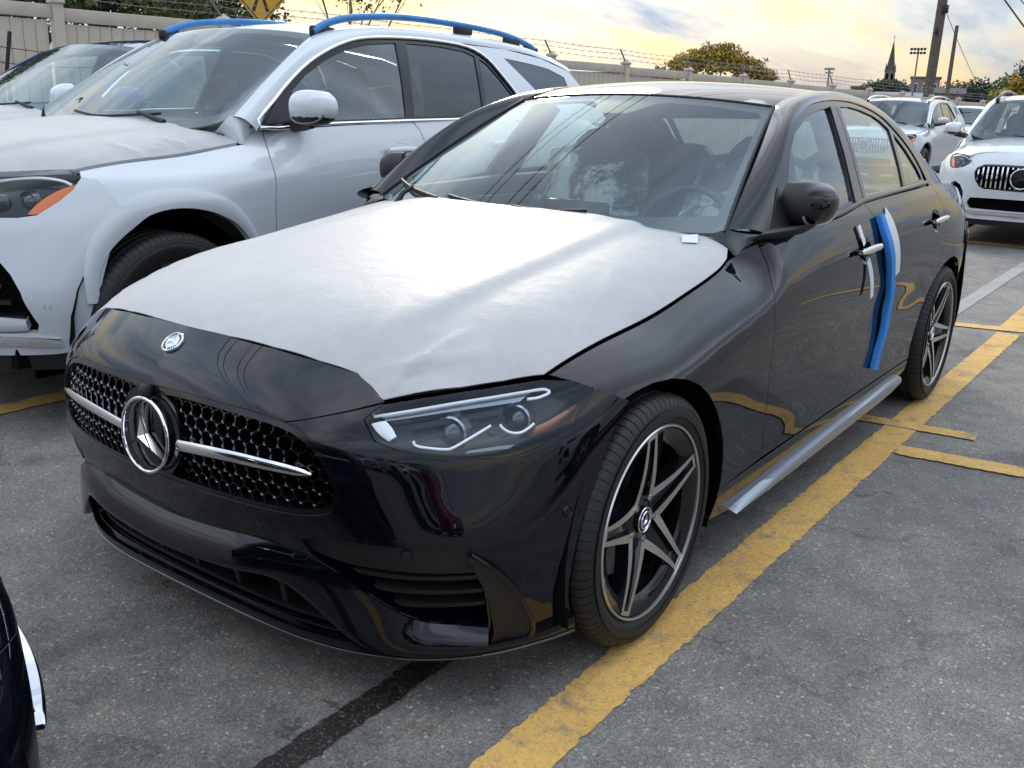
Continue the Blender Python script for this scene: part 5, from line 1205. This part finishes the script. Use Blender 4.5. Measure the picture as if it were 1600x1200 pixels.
# ---- foam guard, clear tape
def loose_strip(name, pts, hw, off, th, material, label, cat, lift=None, n=6):
    C_ = crv(pts, n); t = np.gradient(C_, axis=0); t /= np.linalg.norm(t, axis=1)[:, None]; nn = np.stack([t[:, 1], -t[:, 0]], 1)
    k = len(C_); w = np.linspace(0, 1, k); lo = off+(lift(w) if lift else 0); rows = []
    prof = [(-1, 0), (-1, .7), (-.8, 1), (.8, 1), (1, .7), (1, 0)]
    base = [onsurf(side, C_+nn*hw*a, 0) for a, _ in prof]; nrm = fnormals(side, C_, refc)
    P = np.stack([b+nrm*(lo+th*h if hasattr(lo, '__len__') is False else (np.asarray(lo)+th*h))[:, None] if hasattr(lo, '__len__') else b+nrm*(lo+th*h) for b, (_, h) in zip(base, prof)], 1)
    P = np.concatenate([P, P[:, :1]], 1); mb = MB(); mb.grid(P); m_ = P.shape[1]; mb.F.append(tuple(range(m_-1))); mb.F.append(tuple((k-1)*m_+j for j in range(m_-1))[::-1])
    o = mb.obj(name, material, None, 45); bm = bmesh.new(); bm.from_mesh(o.data); bmesh.ops.remove_doubles(bm, verts=bm.verts[:], dist=1e-5); bmesh.ops.recalc_face_normals(bm, faces=bm.faces[:]); bm.to_mesh(o.data); bm.free()
    return tag(o, label, cat)
foam = [(1.690, .972), (1.698, .91), (1.722, .849), (1.768, .78), (1.803, .735), (1.835, .68), (1.850, .60), (1.850, .50), (1.838, .43), (1.822, .362)]
loose_strip('foam_guard', foam, .028, .002, .020, BLUEF, 'blue foam edge guard strip hanging on the black sedan front door edge', 'foam strip', lambda w: .006*np.sin(w*7)**2)
loose_strip('clear_tape', [(1.445, .955), (1.452, .925), (1.464, .89)], .016, .008, .0012, TAPE, 'short piece of clear tape above the sedan front door handle', 'tape')
loose_strip('clear_tape', [(1.496, .835), (1.525, .79), (1.545, .745), (1.556, .695)], .017, .006, .0012, TAPE, 'piece of clear tape hanging below the sedan front door handle', 'tape', lambda w: .014*w)
loose_strip('plastic_sleeve', [(1.775, .968), (1.815, .92), (1.850, .85), (1.880, .78), (1.895, .73)], .045, .004, .0012, TAPE, 'clear plastic sleeve flap beside the blue foam guard', 'plastic sleeve')
# ---- tall SUV body derived from the same surface families: side uv = (y/1.045, real z), fascia uv = (s, z), hood uv = (x/1.07, y/1.045)
def v_hood(uv):
    P = hood(uv); P[:, 2] = 1.065+.75*(P[:, 2]-.80); return P*[1.07, 1.045, 1]
def v_fas(uv):
    P = fascia(uv); P[:, 2] = 1.35*P[:, 2]-.015; return P*[1.07, 1.045, 1]
_vl = Fun1(_ys, (1.065+.75*(_hz(_ys)-.80)-1.24*_hz(_ys))*(1-sstep(.55, .78, _ys)), .02)
def v_side(uv):
    y, Z = uv[:, 0], uv[:, 1]; zz = (Z-_vl(np.clip(y, -.35, .8))*sstep(.78, 1.02, Z))/1.24
    P = side(np.stack([y, zz], 1)); return np.stack([P[:, 0]*1.07, y*1.045, Z], 1)
def v_gh(uv):
    y, z = uv[:, 0], uv[:, 1]; d = z-1.2
    x = .925-.40*d-.12*d*d-.06*sstep(2.2, 3.9, y)-.085*sstep(1.45, .45, y)
    return np.stack([x, y, z], 1)

def v_out(uv):      # outermost skin around the front wheel arch: bumper corner ahead of y = -.2, fender behind
    P = v_side(uv); y, Z = uv[:, 0], uv[:, 1]; zf = np.clip((Z+.015)/1.35, .10, .82); lo, hi = np.full(len(y), .3), np.full(len(y), 1.)
    for k in range(30):
        m_ = (lo+hi)/2; g_ = fasy(m_, zf) < y; lo = np.where(g_, m_, lo); hi = np.where(g_, hi, m_)
    w = sstep(-.10, -.20, y); P[:, 0] = P[:, 0]*(1-w)+fasx(lo)*1.07*w
    return P
# ---------------------------------------------------------------- SUVs
V_GR = [(0, .695), (.2, .695), (.285, .690), (.335, .665), (.352, .625), (.338, .57), (.30, .515), (.26, .497), (.1, .492), (0, .492)]
V_HL = [(.40, .720), (.43, .752), (.485, .772), (.562, .784), (.633, .776), (.684, .756), (.693, .720), (.680, .690), (.644, .652), (.60, .645), (.556, .645), (.47, .66), (.41, .690)]
V_DLO = [(.568, 1.191), (.695, 1.316), (.893, 1.457), (1.055, 1.542), (1.223, 1.604), (1.381, 1.636), (1.649, 1.655), (1.947, 1.659), (2.207, 1.644), (2.366, 1.589), (2.472, 1.492), (2.575, 1.372), (2.55, 1.33), (2.087, 1.249), (1.48, 1.228), (.977, 1.210)]
V_GF = [(.69, 1.225), (.75, 1.315), (.92, 1.435), (1.075, 1.515), (1.235, 1.575), (1.39, 1.607), (1.60, 1.626), (1.55, 1.43), (1.495, 1.248), (.98, 1.230)]
V_GR2 = [(1.69, 1.630), (1.95, 1.632), (2.18, 1.618), (2.262, 1.596), (2.215, 1.42), (2.175, 1.285), (2.07, 1.267), (1.565, 1.252), (1.62, 1.42)]
V_GQ = [(2.30, 1.583), (2.36, 1.555), (2.445, 1.475), (2.53, 1.378), (2.50, 1.36), (2.215, 1.292), (2.255, 1.42)]
V_DW = [(2.56, 1.600), (2.85, 1.580), (3.05, 1.560), (3.22, 1.515), (3.24, 1.45), (3.0, 1.418), (2.81, 1.42)]
def suv(name, label, loc, rz, paint_m, film=None, rail=CHROME, group=None):
    T = tag(empty(name, loc, rz), label, 'car', group)
    far = [(-.36, .55), (-.345, .60), (-.30, .685), (-.25, .745), (-.188, .797), (-.10, .846), (-.008, .867), (.09, .865), (.178, .846), (.25, .815), (.303, .782), (.36, .72), (.395, .65), (.415, .57), (.42, .48), (.415, .38)]
    rar = np.array(ARCHR)*[1, 1.24]
    sh1 = crv([(.60, 1.178), (.575, 1.12), (.535, 1.03), (.522, .90), (.52, .78), (.53, .6), (.545, .385)], 4)
    shB = crv([(1.465, 1.222), (1.51, 1.16), (1.53, 1.0), (1.53, .7), (1.525, .385)], 4)
    shR = crv([(2.33, 1.245), (2.45, 1.18), (2.50, 1.05), (2.48, .93), (2.43, .80), (2.395, .70)], 4)
    bt = Fun1([.5, .935, 1.416, 2.0, 2.5, 3.0], [1.170, 1.203, 1.222, 1.243, 1.249, 1.25], .05)
    hy2 = np.linspace(-.29, .45, 60); hz2 = v_hood(np.stack([hedge(hy2), hy2], 1))[:, 2]
    low = .385
    fen = np.vstack([np.stack([hy2, hz2-.003], 1), [(.50, 1.150), (.55, 1.176)], sh1, [(.45, .38)], np.array(far)[::-1][:-3], [(-.235, .885), (-.30, .93), (-.31, .965)]])
    b3 = lambda a, b: np.stack([np.linspace(a, b, 9), bt(np.linspace(a, b, 9))], 1)
    fd = np.vstack([sh1[::-1], b3(.63, 1.44), shB, [(1.0, low)]])
    rd = np.vstack([shB[::-1], b3(1.49, 2.31), shR, rar[:3][::-1], [(2.39, low), (2.0, low)]])
    qt = np.vstack([shR[::-1], b3(2.36, 3.0), [(3.2, 1.245), (3.42, 1.20), (3.42, .9), (3.36, .6)], rar[3:14][::-1]])
    both('front_fender', v_side, fen, paint_m, T, .03, gap=.007); D1 = both('front_door', v_side, fd, paint_m, T, .045, gap=.007); D2 = both('rear_door', v_side, rd, paint_m, T, .045, gap=.007); both('quarter_panel', v_side, qt, paint_m, T, .045, gap=.007)
    flo = [(-.37, .52), (-.372, .60), (-.362, .68), (-.33, .770), (-.26, .850), (-.19, .896), (-.10, .928), (.011, .942), (.12, .936), (.218, .912), (.30, .868), (.364, .795), (.42, .70), (.45, .60), (.46, .50), (.46, .39)]
    fli = [(-.325, .52), (-.325, .585), (-.315, .64), (-.285, .70), (-.24, .752), (-.18, .80), (-.10, .846), (-.008, .867), (.09, .865), (.178, .846), (.25, .815), (.303, .782), (.36, .72), (.395, .65), (.415, .57), (.418, .39)]
    rlo = [(2.345, .39), (2.35, .48), (2.37, .57), (2.41, .66), (2.48, .76), (2.57, .83), (2.68, .885), (2.80, .912), (2.92, .905), (3.03, .87), (3.13, .80), (3.21, .70), (3.26, .58), (3.28, .45)]
    rli = [(2.395, .39), (2.40, .45), (2.42, .53), (2.457, .64), (2.53, .74), (2.611, .80), (2.70, .845), (2.80, .866), (2.90, .862), (3.0, .835), (3.10, .77), (3.18, .67), (3.225, .555), (3.24, .45)]
    for sx in (1, -1):
        f2 = v_side if sx > 0 else (lambda uv: v_side(uv)*[-1, 1, 1])
        f4 = v_out if sx > 0 else (lambda uv: v_out(uv)*[-1, 1, 1]); ribbon('wheel_arch_trim', f4, crv(flo, 3), crv(fli, 3), paint_m, T, -.03, .012, nacross=6, crown=.006); ribbon('wheel_arch_trim', f2, crv(rlo, 3), crv(rli, 3), paint_m, T, -.03, .012, nacross=6, crown=.006)
        ribbon('sill', f2, np.array([(.42, .40), (1.4, .392), (2.39, .40)]), np.array([(.42, .27), (1.4, .26), (2.39, .27)]), MATTB, T, -.02, .004, nacross=5, crown=.01)
        panel('body_inner', f2, np.array([(.46, .32), (.48, .6), (.40, .84), (.6, .92), (1.5, 1.05), (2.3, 1.05), (2.36, .8), (2.34, .32)]), DARK, T, .1, off=-.07, flange=0, gap=0)
    # hood, nose
    hp = sym(np.vstack([[(0, .30), (.2, .31), (.4, .335), (.6, .39), (.70, .45)], [(.742, .455)], np.stack([hedge(np.linspace(.43, -.301, 50)), np.linspace(.43, -.301, 50)], 1), fr_uv]))
    panel('hood', v_hood, hp, paint_m, T, .045, gap=.006)
    if film:
        def fdsp(uv):
            d = .0003*vnoise(uv, 11)
            for k in range(16):
                r = np.random.default_rng(k+40); sg = 1 if k < 11 else -1
                d = d+folds(uv, (sg*(.60+.13*r.random()), -.25+.68*r.random()), (sg*.35, .5*r.normal()), .18+.1*r.random(), .008, .0045)
            return d*sstep(0, .05, hedge(np.clip(uv[:, 1], -.36, .8))-np.abs(uv[:, 0])+.002)
        o = panel('protective_film', lambda uv: v_hood(uv)+0., hp*[.997, .998], FILM, None, .02, gap=.002, off=.004, flange=.002, bend=.001, disp=fdsp); o.location = loc; o.rotation_euler = (0, 0, rz); tag(o, film, 'film')
    panel('hood_nose', v_fas, sym([(0, .697), (.2, .697), (.285, .692), (.335, .668), (.37, .68), (.40, .716), (.4365, .745), (.43, .755), (.40, .765), (.364, .772), (.296, .785), (.209, .796), (.107, .803), (0, .806)]), paint_m, T, .04, sc=FS)
    side_in = [(.43, .46), (.47, .515), (.53, .54), (.567, .529), (.61, .485), (.644, .437), (.668, .38), (.678, .341), (.663, .316), (.532, .313), (.45, .33), (.425, .40)]
    low_in = sym([(0, .42), (.2, .42), (.36, .415), (.385, .37), (.36, .325), (0, .32)])
    half = [(0, .490)]+V_GR[::-1][1:-2]+[(.37, .68), (.40, .713)]+V_HL[::-1][:8]+[(.74, .748), (.80, .715), (.86, .685), (.895, .63), (.885, .55), (.875, .45), (.862, .33), (.85, .26), (.7, .245), (.3, .24), (0, .24)]
    panel('front_bumper', v_fas, sym(half), paint_m, T, .035, holes=[np.array(side_in), np.array(side_in)*[-1, 1], low_in], sc=FS, flange=.03)
    panel('bumper_backing', v_fas, sym([(0, .70), (.30, .68), (.44, .72), (.66, .74), (.80, .69), (.86, .5), (.84, .27), (0, .26)]), DARK, T, .06, sc=FS, off=-.075, flange=0, gap=0)
    ribbon('bumper_chrome', v_fas, full([(0, .312), (.3, .312), (.532, .311), (.65, .305), (.722, .297)]), full([(0, .276), (.3, .276), (.525, .276), (.65, .274), (.718, .271)]), CHROME, T, -.01, .012, nacross=5, crown=.004)
    ribbon('front_lip', v_fas, full([(0, .262), (.5, .262), (.70, .262), (.82, .268)]), full([(0, .19), (.5, .19), (.70, .195), (.82, .205)]), MATTB, T, -.03, -.005, nacross=5)
    g = np.array(V_GR)
    for i in range(-9, 10):
        s = i*.036
        if abs(s) < .075: lim = [(.69, .667), (.52, .497)]
        else:
            zz = [b for a, b in zip(np.linspace(.49, .70, 60)*0+s, np.linspace(.49, .70, 60)) if inpoly(np.array([(abs(s), b)]), np.vstack([g, [(-.01, .492), (-.01, .695)]]))[0]]
            if len(zz) < 8: continue
            lim = [(max(zz), min(zz))]
        for a, b in lim:
            ribbon('grille_slat', v_fas, np.array([(s-.0055, z) for z in np.linspace(a, b, 6)]), np.array([(s+.0055, z) for z in np.linspace(a, b, 6)]), CHROME, T, -.06, -.012, nacross=3)
    gi = inset(sym(V_GR)*FS, .012)/FS; gs = sym(V_GR); ribbon('grille_surround', v_fas, np.vstack([gs, gs[:1]]), np.vstack([gi, gi[:1]]), GLOSSB, T, -.04, .004, nacross=3)
    pc = Vector((0, v_fas(np.array([(0, .592)]))[0, 1]-.02, v_fas(np.array([(0, .592)]))[0, 2]))
    mb = MB(); mb.lathe([(0, 0), (.10, -.001), (.105, -.01), (.105, -.03)], 40, frame(pc+Vector((0, .012, 0)), (0, -1, .05)) @ Matrix.Rotation(R_(-90), 4, 'Y')); mb.obj('radar_cover', GLOSSB, T)
    emblem(T, pc, (0, -1, .05), .115, .007, 'grille_star')
    for sx in (1, -1):
        q = lambda L_: np.array(L_, float)*[sx, 1]
        hl = panel('headlight', v_fas, q(V_HL), LAMPG, T, .04, sc=FS, off=-.06, flange=-.055)
        panel('lamp_cover', v_fas, q(V_HL), GLASS_C, hl, .035, sc=FS, off=-.001, flange=0, gap=.004)
        ribbon('amber_reflector', v_fas, crv(q([(.684, .742), (.650, .722), (.625, .690), (.615, .656)]), 4), crv(q([(.691, .720), (.682, .697), (.662, .674), (.645, .657)]), 4), mat('bright_amber', (.80, .17, .03), .2, coat=.6), hl, -.055, -.022, nacross=4)
        mb = MB(); mb.tube(onsurf(v_fas, crv(q([(.42, .725), (.485, .748), (.562, .759), (.63, .752), (.674, .738)]), 5), -.022), .006, 8); mb.obj('light_guide', DRL, hl, 60)
        for s, z, r in ((.51, .70, .036), (.59, .70, .034)):
            p = onsurf(v_fas, [(sx*s, z)], -.05)[0]; M4 = frame(p, Vector((sx*.25, -1, .05))) @ Matrix.Rotation(R_(-90), 4, 'Y'); mb = MB(); mb.lathe([(0, .02), (r*.6, .015), (r, -.004), (r*1.2, .006), (r*1.35, -.02)], 24, M4); mb.obj('projector_lens', LENS, hl)
        for z in (.36, .41, .46): ribbon('intake_fin', v_fas, q([(.44, z), (.54, z+.002), (.66-(z-.33)*.6, z)]), q([(.44, z-.012), (.54, z-.010), (.66-(z-.33)*.6, z-.012)]), MATTB, T, -.07, -.02, nacross=3)
        ribbon('intake_spear', v_fas, crv(q([(.43, .375), (.53, .360), (.60, .355), (.645, .352)]), 4), crv(q([(.435, .330), (.53, .322), (.60, .321), (.642, .324)]), 4), paint_m, T, -.05, .0, nacross=5, crown=.006)
        p = onsurf(v_fas, [(sx*.723, .396)], .0006)[0]; n = fnormals(v_fas, np.array([[sx*.723, .396]]), refc)[0]; mb = MB(); mb.lathe([(0, .002), (.009, .0015), (.010, -.002), (.0125, -.001), (.0135, .001), (.015, -.002)], 20, frame(p, n) @ Matrix.Rotation(R_(-90), 4, 'Y')); mb.obj('parking_sensor', paint_m, T)
    # glasshouse
    Wc = np.array([(.80, .46, 1.240), (.74, .70, 1.400), (.685, .93, 1.545), (.638, 1.12, 1.638), (.632, 1.35, 1.685), (.637, 1.70, 1.712), (.64, 2.2, 1.714), (.63, 2.75, 1.695), (.61, 3.10, 1.655), (.585, 3.36, 1.605)])
    Dc = v_gh(np.array([(.545, 1.175), (.690, 1.318), (.888, 1.461), (1.050, 1.546), (1.30, 1.626), (1.649, 1.661), (2.2, 1.662), (2.75, 1.648), (3.08, 1.612), (3.34, 1.55)]))
    w_, d_ = crv(Wc, 8), crv(Dc, 8)
    for sx in (1, -1):
        rows = [w_-[0, 0, .012]]
        for v in np.linspace(0, 1, 8): rows.append(w_*(1-v)+d_*v+np.array([.6, -.1, .7])*(.022*4*v*(1-v)))
        rows.append(d_-[.014, 0, 0]); P = np.stack(rows, 1)*[sx, 1, 1]; mb = MB(); mb.grid(P); o = mb.obj('roof_pillar', paint_m, T, 50)
        bm = bmesh.new(); bm.from_mesh(o.data); bmesh.ops.recalc_face_normals(bm, faces=bm.faces[:]); bm.to_mesh(o.data); bm.free()
        f2 = v_gh if sx > 0 else (lambda uv: v_gh(uv)*[-1, 1, 1])
        rfg = lambda P: np.stack([0*P[:, 0], P[:, 1], P[:, 2]], 1)
        fr = panel('window_frame', f2, np.array(V_DLO), GLOSSB, T, .05, holes=[np.array(V_GF), np.array(V_GR2), np.array(V_GQ)], off=-.004, ref=rfg, gap=.003)
        for gp, gm in ((V_GF, GLASS_S), (V_GR2, GLASS_T), (V_GQ, GLASS_T)): panel('side_window', f2, np.array(gp), gm, fr, .08, gap=-.006, off=-.010, flange=0, ref=rfg)
        dl = crv(V_DLO, 3, True); mb = MB(); pts = onsurf(f2, dl, .003, rfg); mb.tube(pts, .0095, 8, closed=True); mb.obj('window_chrome', CHROME, fr, 60)
        panel('rear_pillar', f2, np.array([(2.10, 1.236), (2.56, 1.318), (2.592, 1.372), (2.485, 1.50), (2.378, 1.600), (2.225, 1.657), (2.6, 1.655), (3.0, 1.622), (3.31, 1.555), (3.46, 1.42), (3.68, 1.22), (3.2, 1.225)]), paint_m, T, .06, holes=[np.array(V_DW)], ref=rfg, gap=.003)
        panel('rear_side_window', f2, np.array(V_DW), GLASS_T, T, .08, gap=-.004, off=-.004, flange=0, ref=rfg)
        A_ = np.array([v_hood(np.array([(.66, .42)]))[0]-[0, 0, .006], v_side(np.array([(.445, 1.118)]))[0], v_side(np.array([(.50, 1.146)]))[0], v_side(np.array([(.55, 1.172)]))[0], v_side(np.array([(.60, 1.174)]))[0]])
        C_ = np.array([Wc[0]+[-.06, -.06, -.075], Wc[0]+[-.012, -.008, 0], Wc[0]*.65+v_gh(np.array([(.59, 1.20)]))[0]*.35, Wc[0]*.3+v_gh(np.array([(.59, 1.20)]))[0]*.7, v_gh(np.array([(.60, 1.205)]))[0]])
        A2, C2 = crv(A_, 4), crv(C_, 4); gp_ = np.stack([A2*(1-v)+C2*v+np.array([.3, -.2, .3])*(.012*4*v*(1-v)) for v in np.linspace(0, 1, 7)], 1)
        mb = MB(); mb.grid(np.array(gp_)*[sx, 1, 1]); o = mb.obj('pillar_base', paint_m, T, 60)
        bm = bmesh.new(); bm.from_mesh(o.data); bmesh.ops.recalc_face_normals(bm, faces=bm.faces[:]); bm.to_mesh(o.data); bm.free()
        # mirror
        mr = empty('door_mirror', (0, 0, 0), 0, T)
        shell(mr, *(((1.035, .735, 1.285), (1, .25), (.15, -1)) if sx > 0 else ((1.035, .735, 1.285), (1, .25), (.15, -1))), .108, .082, .10, sx, paint_m, low=-.040)
        mb = MB(); mb.tube([(sx*.88, .75, 1.205), (sx*.95, .745, 1.212), (sx*1.01, .735, 1.222)], [.035, .032, .03], 10); mb.obj('mirror_arm', MATTB, mr, 60)
        panel('mirror_sail', f2, np.array([(.60, 1.205), (.70, 1.31), (.80, 1.385), (.83, 1.225)]), MATTB, mr, .05, gap=0, off=.002, flange=.01, ref=rfg)
        # rails
        rl = crv([(sx*.632, 1.10, 1.648), (sx*.625, 1.22, 1.700), (sx*.620, 1.42, 1.742), (sx*.620, 1.8, 1.772), (sx*.622, 2.3, 1.770), (sx*.615, 2.7, 1.750), (sx*.605, 2.96, 1.712), (sx*.597, 3.10, 1.672)], 6)
        mb = MB(); mb.tube(rl, .019, 10); ra = mb.obj('roof_rail', rail, T, 60)
        for k in (4, 24, 32, 38):
            p = rl[k]; mb = MB(); mb.box((p[0], p[1], p[2]-.028), (.032, .16, .05), bev=.012); mb.obj('rail_foot', MATTB, ra)
        for yc, zc in ((1.33, 1.075), (2.16, 1.10)):
            dr = (D1 if yc < 1.6 else D2)[0 if sx > 0 else 1]; f3 = v_side if sx > 0 else (lambda uv: v_side(uv)*[-1, 1, 1])
            t = np.linspace(0, 2*math.pi, 21)[:-1]; panel('handle_cup', f3, np.stack([yc+.08*np.cos(t), zc+.045*np.sin(t)], 1), paint_m, dr, .02, gap=0, off=.0015, flange=.003, disp=lambda uv, a=yc, b=zc: -.02*np.clip(1-((uv[:, 0]-a)/.08)**2-((uv[:, 1]-b)/.045)**2, 0, 1))
            ribbon('door_handle', f3, crv([(yc-.11, zc+.012), (yc, zc+.02), (yc+.11, zc+.014)], 5), crv([(yc-.11, zc-.008), (yc, zc-.010), (yc+.11, zc-.006)], 5), paint_m, dr, .012, .034, nacross=6, crown=.005)
    def vws(uv):
        u, v = uv[:, 0], uv[:, 1]; u2 = u*u; b = np.stack([.80*u, .25+.21*u2, 1.165+.075*u2**3], 1); t = np.stack([.636*u, 1.05+.07*u2, 1.672-.034*u2], 1); vv = v[:, None]
        return b*(1-vv)+t*vv+np.array([0, -.5, .87])*(.03*4*v*(1-v)*(1-.3*u2)*.6)[:, None]
    wp = panel('windscreen', vws, wsp, GLASS_W, T, .08, sc=(.75, .9), gap=0, flange=0)
    panel('windscreen_border', vws, wsp, mat('ceramic_frit', (.012, .012, .013), .4), wp, .05, holes=[hole], sc=(.75, .9), gap=0, flange=0, off=-.006)
    P = [[(x, .24+.2*(x/.8)**2, 1.13), (x, .27+.2*(x/.8)**2, 1.178), (x, .36+.18*(x/.8)**2, 1.20)] for x in np.linspace(-.76, .76, 13)]; mb = MB(); mb.grid(np.array(P)); mb.obj('cowl', MATTB, T)
    q = np.array([vws(np.array([p]))[0]+[0, -.01, .016] for p in ((-.35, .09), (0, .06), (.35, .085), (.5, .10))]); mb = MB(); mb.tube(crv(q, 4), .007, 6); mb.tube([(.45, .34, 1.20), q[2]+[0, -.005, .012]], [.014, .009], 8); mb.obj('wiper', MATTB, T, 60)
    zr = Fun1(Wc[3:, 1], Wc[3:, 2], .06); xr = Fun1(Wc[3:, 1], Wc[3:, 0], .08)
    rf = lambda uv: np.stack([uv[:, 0], uv[:, 1], zr(np.clip(uv[:, 1], 1.0, 3.4))-.004+.035*(1-(uv[:, 0]/.64)**2)], 1)
    xs = np.linspace(-.64, .64, 11); yy = np.linspace(1.16, 3.30, 12)
    rpl = np.vstack([np.stack([xs, 1.055+.07*(xs/.636)**2], 1), np.stack([xr(yy)-.001, yy], 1), np.stack([xs[::-1]*.90, 3.40-.04*xs[::-1]**2], 1), np.stack([-xr(yy[::-1])+.001, yy[::-1]], 1)])
    panel('roof', rf, rpl, paint_m, T, .08); panel('headliner', rf, rpl*[.96, 1], mat('headliner', (.06, .06, .062), .9), T, .15, off=-.04, gap=0, flange=0)
    # tail
    vr = lambda uv: v_fas(uv)*[1, -1, 1]+[0, 3.15, 0]
    panel('rear_bumper', vr, sym([(0, .80), (.5, .79), (.80, .77), (.93, .74), (.955, .6), (.93, .4), (.88, .28), (0, .26)]), paint_m, T, .06, sc=FS)
    tg = lambda uv: np.stack([uv[:, 0]*(.86-.27*uv[:, 1]), 3.80-.46*uv[:, 1]-.05*uv[:, 0]**2-.02*np.sin(uv[:, 1]*3), 1.05+.60*uv[:, 1]], 1); rff = lambda P: np.stack([P[:, 0]*.5, P[:, 1]*0+2.5, P[:, 2]*0+1.2], 1)
    hw = np.array([(-.85, .36), (.85, .36), (.85, .88), (-.85, .88)]); panel('tailgate', tg, np.array([(-1, 0), (1, 0), (1, 1), (-1, 1)]), paint_m, T, .06, holes=[hw], sc=(.8, .6), ref=rff); panel('rear_window', tg, hw, GLASS_T, T, .1, sc=(.8, .6), ref=rff, gap=-.006, off=-.006, flange=0)
    for sx in (1, -1): panel('tail_lamp', vr, np.array([(.42*sx, .79), (.42*sx, .735), (.7*sx, .72), (.90*sx, .70), (.90*sx, .745), (.7*sx, .775)]), mat('tail_lamp_red', (.30, .008, .008), .12, coat=1.), T, .05, sc=FS, off=.004)
    for yc in (0, 2.995):
        for sx in (1, -1):
            mb = MB(); P = []
            for i in range(17): a = math.pi*(-.1+1.2*i/16); P.append([(sx*x, yc+.45*math.cos(a), .40+.46*math.sin(a)) for x in (.55, .75, .92)])
            mb.grid(np.array(P)); mb.box((sx*.55, yc, .5), (.02, .86, .7)); mb.obj('wheel_well', DARK, T)
    mb = MB(); mb.box((0, 1.5, .30), (1.5, 4.2, .08)); mb.box((0, 1.5, .34), (1.72, 1.9, .1)); mb.obj('underbody', DARK, T)
    # cabin
    P = [[(x, .32+.2*(x/.8)**2, 1.19), (x, .62, 1.215), (x, .78, 1.18), (x, .80, .8)] for x in np.linspace(-.84, .84, 15)]; mb = MB(); mb.grid(np.array(P)); mb.obj('dashboard', DASH, T, 50)
    for sx in (1, -1):
        seatback(T, sx*.40, 1.35, .66, .54, .62, R_(18), CLOTH, 'front_seat_back'); seatback(T, sx*.40, 1.56, 1.28, .27, .19, R_(10), CLOTH, 'front_headrest', thick=.09); seatback(T, sx*.38, 2.42, 1.2, .27, .17, R_(10), CLOTH, 'rear_headrest', thick=.09)
        mb = MB(); mb.box((sx*.80, 1.55, .88), (.05, 1.6, .52), bev=.02); mb.obj('door_card', DASH, T)
    seatback(T, 0, 2.22, .66, 1.36, .56, R_(18), CLOTH, 'rear_bench_back'); mb = MB(); mb.box((0, 1.7, .58), (1.6, 2.4, .12)); mb.obj('cabin_floor', DARK, T)
    mb = MB(); ring(mb, .18, .015, Matrix.Translation((.40, .92, 1.12)) @ Matrix.Rotation(R_(65), 4, 'X'), 32, 8); mb.obj('steering_wheel', DASH, T, 60)
    w0 = make_wheel(T, .385, .265, .265, face=.11); place_wheel(w0, T, .838, 0, .385, False)
    for x, y, rt in ((.838, 2.995, False), (-.838, 0, True), (-.838, 2.995, True)): place_wheel(copy_tree(w0, T), T, x, y, .385, rt)
    return T
def recolour(o, old, new):
    for s in o.material_slots:
        if s.material == old: s.link = 'OBJECT'; s.material = new
    for c in o.children: recolour(c, old, new)
def again(src, label, loc, rz, new=None, sc=1., rail=None, group=None):
    c = copy_tree(src); c.location = loc; c.rotation_euler = (0, 0, rz); c.scale = (sc, sc, sc); c['label'] = label
    if new: recolour(c, WHITE, new)
    if rail: recolour(c, BLUERAIL, rail)
    return c
BLUERAIL = mat('blue_film_on_rail', (.02, .19, .46), .35, nscale=12, ncol=.15)
GLE = suv('parked_suv', 'white SUV with blue film on its roof rails beside the black sedan', (-2.57, .40, 0), 0, WHITE, 'white wrinkled protective film over the hood of the white SUV', BLUERAIL)
# ---------------------------------------------------------------- other cars of the lot
def skip(o, names):
    for c in list(o.children):
        if c.name.split('.')[0] in names:
            for d in list(c.children): bpy.data.objects.remove(d)
            bpy.data.objects.remove(c)
again(GLE, 'white SUV with slatted grille parked facing the lot across the aisle', (.08, 10.25, 0), R_(3), None, .95, GLOSSB)
again(GLE, 'light silver SUV with chrome roof rails behind the white slatted grille SUV', (-4.05, 18.6, 0), R_(0), SILVER, 1.0, CHROME)
again(GLE, 'white SUV farther back beside the light silver SUV', (-5.05, 29.5, 0), R_(0), None, 1.0, GLOSSB)
nv = again(GLE, 'dark navy blue SUV with a film covered hood beyond the white SUV', (-5.40, 1.30, 0), 0, NAVY, 1.0, GLOSSB); skip(nv, ('roof_rail',))
fl = bpy.data.objects.new('protective_film', next(o for o in bpy.data.objects if o.name.startswith('protective_film') and 'SUV' in o['label']).data); COL.objects.link(fl); fl.location = nv.location; tag(fl, 'white film over the hood of the dark navy blue SUV', 'film')
bc = copy_tree(CAR); bc.location = (.28, -2.21, 0); bc.rotation_euler = (0, 0, R_(172)); bc['label'] = 'black car standing nose to nose with the filmed sedan, only its corner showing'
# cars of the facing row and the next stall: seen only as reflections in the black paint
again(GLE, 'white SUV parked two stalls from the driver side of the black sedan', (5.6, .9, 0), 0, None, .97, GLOSSB)
again(GLE, 'white SUV standing in the facing row opposite the sedan', (4.4, -8.2, 0), math.pi, None, .97, GLOSSB)
again(GLE, 'silver SUV standing in the facing row between a white and a red SUV', (7.4, -8.0, 0), math.pi, SILVER, .97, GLOSSB)
again(GLE, 'dark red SUV standing at the end of the facing row', (10.4, -7.6, 0), math.pi, mat('red_paint', (.16, .006, .010), .05, spec=.7), .97, GLOSSB)
